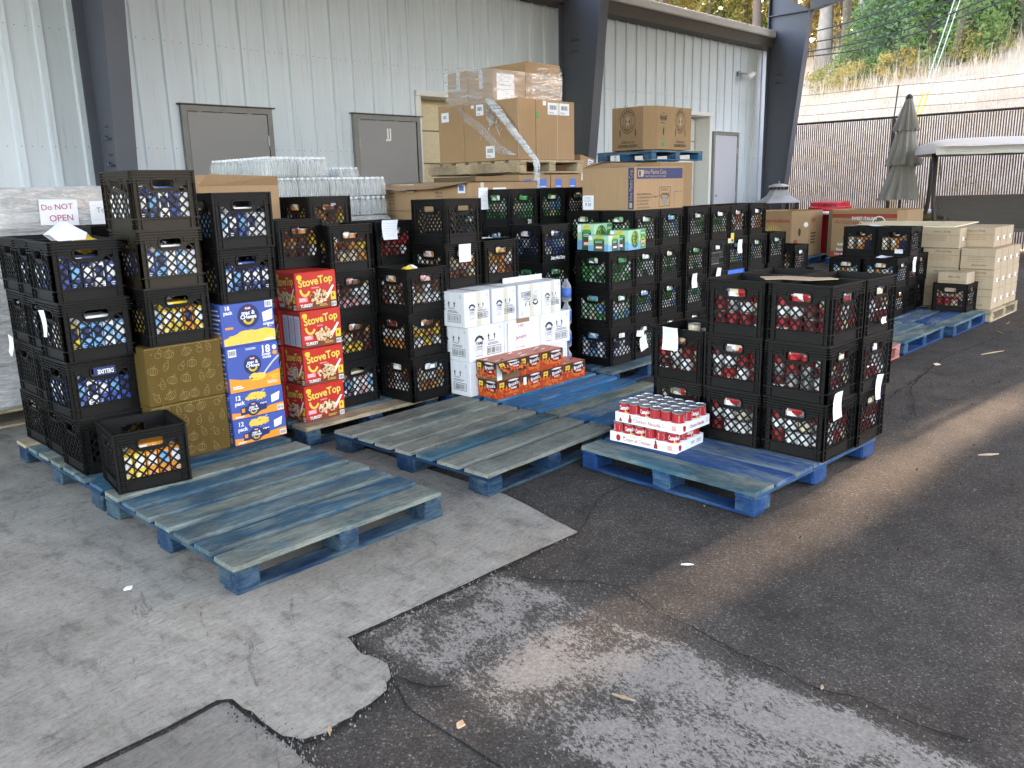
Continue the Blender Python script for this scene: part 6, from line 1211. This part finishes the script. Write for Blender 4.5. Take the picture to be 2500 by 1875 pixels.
bake('brown baking carton lying in the far right single crate', 9.10, 2.475, .27, .27, .27, .245, 80)
b = MB(); b.box(0, 0, 0, 1.15, 1.05, .012); tag(b.build('cardboard_sheet', 'cream', None, False, (9.5, 2.75, .9365), R(4)), 'pale cardboard sheet lying on the far right carton pile', 'sheet')
# ------------------------------------------------------------------ produce bins behind
def bin_(label, x, y, z, O, h, decorate, mats):
    q = thing('produce_bin', label, 'bin', (x, y, z), 0, 'produce bins'); b = MB(); octa(O, 0, h, b); b.build('walls', 'cardboard', q); b, done = printed(q, mats); decorate(b); done()
def melon(b):
    F = lambda a, c, l: (-l, 1.0-.22-a, c); b.text(F, 'watermelons', .10, .22, .62, 0, True, 0, .62); 
    for i in range(9): t = R(20+i*17.5); b.stroke(F, [(.22+.10*math.cos(t), .36+.10*math.sin(t)), (.22+.18*math.cos(t), .36+.18*math.sin(t))], .012, 2)
    G = lambda a, c, l: (.22*a/.31-l*.7, .22*(1-a/.31)-l*.7, c); b.ell(G, .15, .42, .025, .07, 1); b.ell(G, .26, .55, .04, .045, 3); b.rect(G, .05, .06, .12, .28, 0)
    H = lambda a, c, l: (.22+a, -l, c); b.text(H, 'RED', .09, .20, .62, 0, True, 0, .18); b.lines(H, .1, .2, .3, .42, 4, 1, .5)
w = 1.0; c = .22; OC = [(c, 0), (w-c, 0), (w, c), (w, w-c), (w-c, w), (c, w), (0, w-c), (0, c)]
bin_('brown watermelon bin behind the long crate wall', 14.35, 6.62, .133, OC, .79, melon, ['red_print', 'ink_brown', 'yellow', 'pure_white'])
def onion(b):
    F = lambda a, c, l: (-l, 1.33-.12-a, c); b.rect(F, 0, .67, 1.09, .74, 0); b.text(F, 'Artisan', .09, .20, .60, 0, False, 0, .30, shear=.3); b.text(F, 'RED', .07, .42, .58, 0, True, 0, .12); b.text(F, 'SWEET ITALIAN', .075, .55, .66, 1, True, 0, .42, l=.003); b.text(F, 'ONIONS', .085, .60, .58, 1, True, 0, .26)
    b.ell(F, .80, .60, .11, .105, 1, .0014); b.ell(F, .80, .60, .09, .085, 2, .002); b.text(F, 'Artisan', .06, .80, .60, 1, False, 0, .14, .003); b.ell(F, .25, .33, .05, .045, 0); b.text(F, 'Add', .07, .17, .22, 1, True); b.text(F, 'flavor to', .06, .20, .13, 1, True, 0, .2); b.rect(F, 0, .003, 1.09, .10, 0); b.text(F, 'Our All Natural', .05, .25, .052, 1, True, 0, .36, .003); b.stroke(F, [(.45, .5), (.55, .55)], .015, 0)
w2, d2 = 1.0, 1.33; OC2 = [(.12, 0), (w2-.12, 0), (w2, .12), (w2, d2-.12), (w2-.12, d2), (.12, d2), (0, d2-.12), (0, .12)]
bin_('brown red-onion bin with maroon bands behind the far crates', 14.6, 5.0, .133, OC2, .80, onion, ['red_print', 'pure_white', 'cardboard_dark'])
pallet('blue pallet under the watermelon bin', 14.3, 6.5, 0, seed=71); pallet('blue pallet under the red-onion bin', 14.55, 5.05, 0, seed=72)
# ------------------------------------------------------------------ patio furniture by the fence
def at(px, d): x, y = ray_xy(px, d); return x, y
x, y = at(2188, 18.2); q = thing('patio_umbrella', 'closed grey patio umbrella standing before the slatted fence', 'umbrella', (x, y, 0))
q.scale = (18.2/16.6, 18.2/16.6, 1.02); b = MB(); b.tube([(0, 0, 0), (.05, 0, 2.9)], .022, 8); b.build('pole', 'bronze', q); b = MB(); b.lathe([(.28, 0), (.28, .05), (.06, .09), (.05, .3), (0, .3)], (0, 0, 0), 16); b.build('base', 'bronze', q)
def skirt(z0, z1, r0, r1, seed, name):
    b = MB(); n = 48; m = 7; rr = random.Random(seed); ph = [rr.uniform(-.3, .3) for _ in range(n)]
    for j in range(m+1):
        t = j/m
        for i in range(n):
            a = 2*math.pi*i/n; r = (r0+(r1-r0)*t)*(1+(.10+.16*t)*math.sin(i*2*math.pi/n*11+ph[i]*2+t)+.05*math.sin(i*1.7)); b.v.append((.05*((z1+(z0-z1)*t)/2.9)-.12*t*(z1 < 2.2)+r*math.cos(a), r*math.sin(a), z1+(z0-z1)*t+.03*math.sin(i*2.9)*t))
    for j in range(m):
        for i in range(n): b.f.append((j*n+i, (j+1)*n+i, (j+1)*n+(i+1) % n, j*n+(i+1) % n)); b.m.append(0)
    b.build(name, 'umbrella_cloth', q, True)
skirt(2.28, 2.86, .05, .205, 1, 'upper_canopy'); skirt(1.66, 2.36, .13, .27, 2, 'middle_canopy'); skirt(1.03, 1.72, .16, .30, 3, 'lower_canopy'); b = MB(); b.lathe([(.06, 2.85), (.06, 2.89), (.03, 2.93), (0, 2.94)], (.05, 0, 0), 12); b.build('finial', 'bronze', q)
x, y = at(2420, 17.6); ang = R(-58); q = thing('patio_swing', 'canopied patio swing with beige awning and wicker seat', 'swing', (x, y, 0), ang); q.scale = (1.1, 1.1, 1.03); b = MB()
n = 14; m = 8
for i in range(n+1):
    for j in range(m+1):
        u, v = -1.15+2.3*i/n, -.65+1.3*j/m; e = 1-abs(u/1.15)**8; b.v.append((u, v, 1.90+.16*(1-(v/.65)**2)*(1-.5*(u/1.15)**6)+.004*math.sin(i*1.3)))
for i in range(n):
    for j in range(m): k = i*(m+1)+j; b.f.append((k, k+m+1, k+m+2, k+1)); b.m.append(0)
for j0 in (0, m):
    for i in range(n): k = i*(m+1)+j0; k2 = k+m+1; base = len(b.v); a, c = b.v[k], b.v[k2]; b.v += [(a[0], a[1], a[2]-.13), (c[0], c[1], c[2]-.13)]; b.f.append((k, k2, base+1, base)); b.m.append(0)
for i0 in (0, n):
    for j in range(m): k = i0*(m+1)+j; k2 = k+1; base = len(b.v); a, c = b.v[k], b.v[k2]; b.v += [(a[0], a[1], 1.80), (c[0], c[1], 1.80)]; b.f.append((k, k2, base+1, base)); b.m.append(0)
b.build('awning', 'swing_cloth', q, True)
for s_ in (-1, 1):
    b = MB()
    for v in (-.62, .62): b.tube([(s_*1.0, v, 0), (s_*1.0, v*.25, 1.0), (s_*1.0, v*.03, 1.85)], .035, 8)
    b.tube([(s_*1.0, -.45, .35), (s_*1.0, .45, .35)], .02, 6); b.build('side_frame', 'bronze', q, True)
b = MB(); b.tube([(-1.0, 0, 1.84), (1.0, 0, 1.84)], .03, 8); b.build('top_bar', 'bronze', q)
b = MB(); b.box(-.82, -.30, .46, .82, .26, .52); b.build('seat', 'wicker', q)
b = MB(); m = 14
b.v += [(-.84, .26, .5), (.84, .26, .5), (.80, .46, 1.08), (-.80, .46, 1.08), (-.84, .30, .5), (.84, .30, .5), (.80, .50, 1.08), (-.80, .50, 1.08)]; b.f += [(0, 1, 2, 3), (7, 6, 5, 4), (0, 4, 5, 1), (1, 5, 6, 2), (2, 6, 7, 3), (3, 7, 4, 0)]; b.m += [0]*6
for i in range(m): t = (i+.5)/m; b.bar((-.83+.03*t, .25+.2*t, .5+.58*t), (.83-.03*t, .25+.2*t, .5+.58*t), .02, .018)
b.build('backrest', 'wicker', q)
for s_ in (-1, 1): b = MB(); b.tube([(s_*.84, -.28, .5), (s_*.84, -.28, .72), (s_*.84, .30, .74)], .025, 6); b.tube([(s_*.8, .2, .74), (s_*.9, .02, 1.84)], .006, 4); b.build('arm', 'wicker', q)
x, y = at(1897, 18.0); q = thing('patio_fireplace', 'grey pagoda-roofed outdoor fireplace behind the crate wall', 'fireplace', (x, y, 0))
q.scale = (1.125, 1.125, .97); b = MB(); b.lathe([(.42, 1.06), (.40, 1.085), (.24, 1.20), (.17, 1.31), (.16, 1.325), (0, 1.325)], (0, 0, 0), 4); b.build('roof', 'fire_grey', q)
b = MB(); b.lathe([(.19, 1.375), (.17, 1.41), (.08, 1.44), (.0, 1.45)], (0, 0, 0), 16); b.lathe([(.012, 1.44), (.012, 1.475), (.02, 1.485), (.0, 1.50)], (0, 0, 0), 8); b.build('cap', 'fire_grey', q, True)
b = MB()
for i in range(14): a = 2*math.pi*i/14; b.bar((.15*math.cos(a), .15*math.sin(a), 1.32), (.15*math.cos(a), .15*math.sin(a), 1.385), .02, .02)
b.build('vent', 'bronze', q)
b = MB()
for i in range(4): a = R(90*i); b.bar((.36*math.cos(a), .36*math.sin(a), 0), (.36*math.cos(a), .36*math.sin(a), 1.06), .05, .05)
b.lathe([(.38, .45), (.38, .5)], (0, 0, 0), 4); b.build('legs', 'bronze', q)
for i in range(4):
    b = MB(); a0, a1 = R(90*i), R(90*i+90)
    for k in range(12): t = (k+.5)/12; p = ((.36*math.cos(a0)*(1-t)+.36*math.cos(a1)*t), (.36*math.sin(a0)*(1-t)+.36*math.sin(a1)*t)); b.bar((*p, .5), (*p, 1.05), .006, .006)
    b.build('mesh_screen', 'bronze', q)
x, y = at(2021, 18.6); q = thing('red_bin', 'red plastic trash bin with a lid behind the produce bins', 'trash bin', (x, y, 0)); q.scale = (1.148, 1.148, 0.945); b = MB(); b.lathe([(.25, 0), (.27, .02), (.33, .90), (.36, .91), (.36, .94), (.34, .945), (0, .945)], (0, 0, 0), 24); b.build('body', 'bin_red', q, True)
b = MB(); b.lathe([(.375, .92), (.375, .965), (.34, .99), (.33, 1.06), (.30, 1.085), (0, 1.09)], (0, 0, 0), 24); b.build('lid', 'bin_red', q, False)
b = MB(); rr_ = .356; ca = math.atan2(-y, -x); b.text(lambda a, c, l: ((rr_+l)*math.cos(ca+a/rr_), (rr_+l)*math.sin(ca+a/rr_), 1.015+c), 'BRUTE', .075, 0, 0, 0, True, 0, .22, .004); b.build('lettering', 'ink', q)
b = MB()
for s_ in (-1, 1): b.box(-.05+s_*.36, -.06, .80, .05+s_*.36, .06, .88)
b.build('handle', 'bin_red', q)
x, y = at(2160, 18.0); q = thing('white_table', 'long white folding table behind the onion bin', 'table', (x, y, 0), R(-50)); q.scale = (1.125, 1.125, .86); b = MB(); b.cbox(-1.1, -.38, .93, 1.1, .38, .98, .012); b.build('top', 'pure_white', q)
for sx in (-.9, .9): b = MB(); b.tube([(sx, -.3, 0), (sx, -.3, .93)], .018, 6); b.tube([(sx, .3, 0), (sx, .3, .93)], .018, 6); b.tube([(sx, -.3, .2), (sx, .3, .2)], .012, 6); b.build('leg', 'bronze', q)
x, y = at(2262, 17.4); q = thing('vine_tangle', 'round tangle of dried brown vines on a planter by the table', 'plant', (x, y, 0)); q.scale = (1.13, 1.13, 0.77); b = MB(); rr = random.Random(9)
for i in range(110):
    a, e = rr.uniform(0, 6.28), rr.uniform(.1, 1.4); pts = [(.34*math.cos(a+k*.35)*math.cos(e*(.5+.2*k))+rr.gauss(0, .03), .34*math.sin(a+k*.35)*math.cos(e*(.5+.2*k))+rr.gauss(0, .03), .78+.22*math.sin(e*(.5+.2*k))+rr.gauss(0, .02)) for k in range(5)]; b.tube(pts, .007, 4)
b.build('vines', 'vine', q); b = MB(); b.lathe([(.22, 0), (.30, .65), (.33, .66), (.33, .72), (.28, .72), (.27, .6), (0, .6)], (0, 0, 0), 18); b.build('pot', 'bronze', q, True)
# ------------------------------------------------------------------ litter on the ground
def chip(label, x, y, L, w, rz, mat='bare_board', z=.009):
    b = MB(); b.v = [(0, 0, 0), (L*.5, -w*.5, 0), (L, 0, 0), (L*.55, w*.5, 0), (0, .2*w, .004), (L*.5, -w*.4, .005), (L*.97, .05*w, .004), (L*.5, w*.4, .006)]; b.f = [(3, 2, 1, 0), (4, 5, 6, 7), (0, 1, 5, 4), (1, 2, 6, 5), (2, 3, 7, 6), (3, 0, 4, 7)]; b.m = [0]*6
    tag(b.build('debris', mat, None, False, (x, y, z), R(rz)), label, 'litter', 'litter on the ground')
chip('white paper scrap on the concrete left of the nearest pallet', 1.045, 3.06, .04, .03, 20, 'paper', .010)
chip('pale wood splinter on the worn patch', 1.73, 1.30, .075, .012, -75); chip('white sliver on the dark asphalt right of the slab corner', 2.60, 1.62, .05, .008, -50, 'pure_white', .002)
chip('dry leaf on the seam below the worn patch', 1.33, 1.52, .04, .03, 30, 'straw', .003); chip('small dry leaf at the concrete tongue tip', 1.075, 1.76, .05, .014, 60, 'straw', .004)
chip('splinter near the lower right of the worn patch', 2.15, .86, .03, .01, 15, 'bare_board', .008); chip('pale bark curl on the asphalt at the right', 4.75, 1.15, .12, .025, -40, 'cardboard_light', .002); chip('round dry leaf on the asphalt before the teal pallet', 6.95, 2.05, .09, .06, 10, 'cream', .002)
for i, (x, y, L, rz) in enumerate([(7.6, 1.9, .3, -20), (8.7, 2.0, .2, 30), (9.35, 2.14, .2, 5)]): chip('pale straw strand on the asphalt, %s beyond the soup pallet' % ('longest', 'short one by the crack', 'red-tinted one by the wooden pallet')[i], x, y, L, .010, rz, 'straw' if i != 2 else 'red_board', .002)
if STUFF.v:
    o = STUFF.build('canned_goods', SMATS); tag(o, 'assorted tins and cartons packed inside the farther crates', 'canned goods', None, 'stuff')
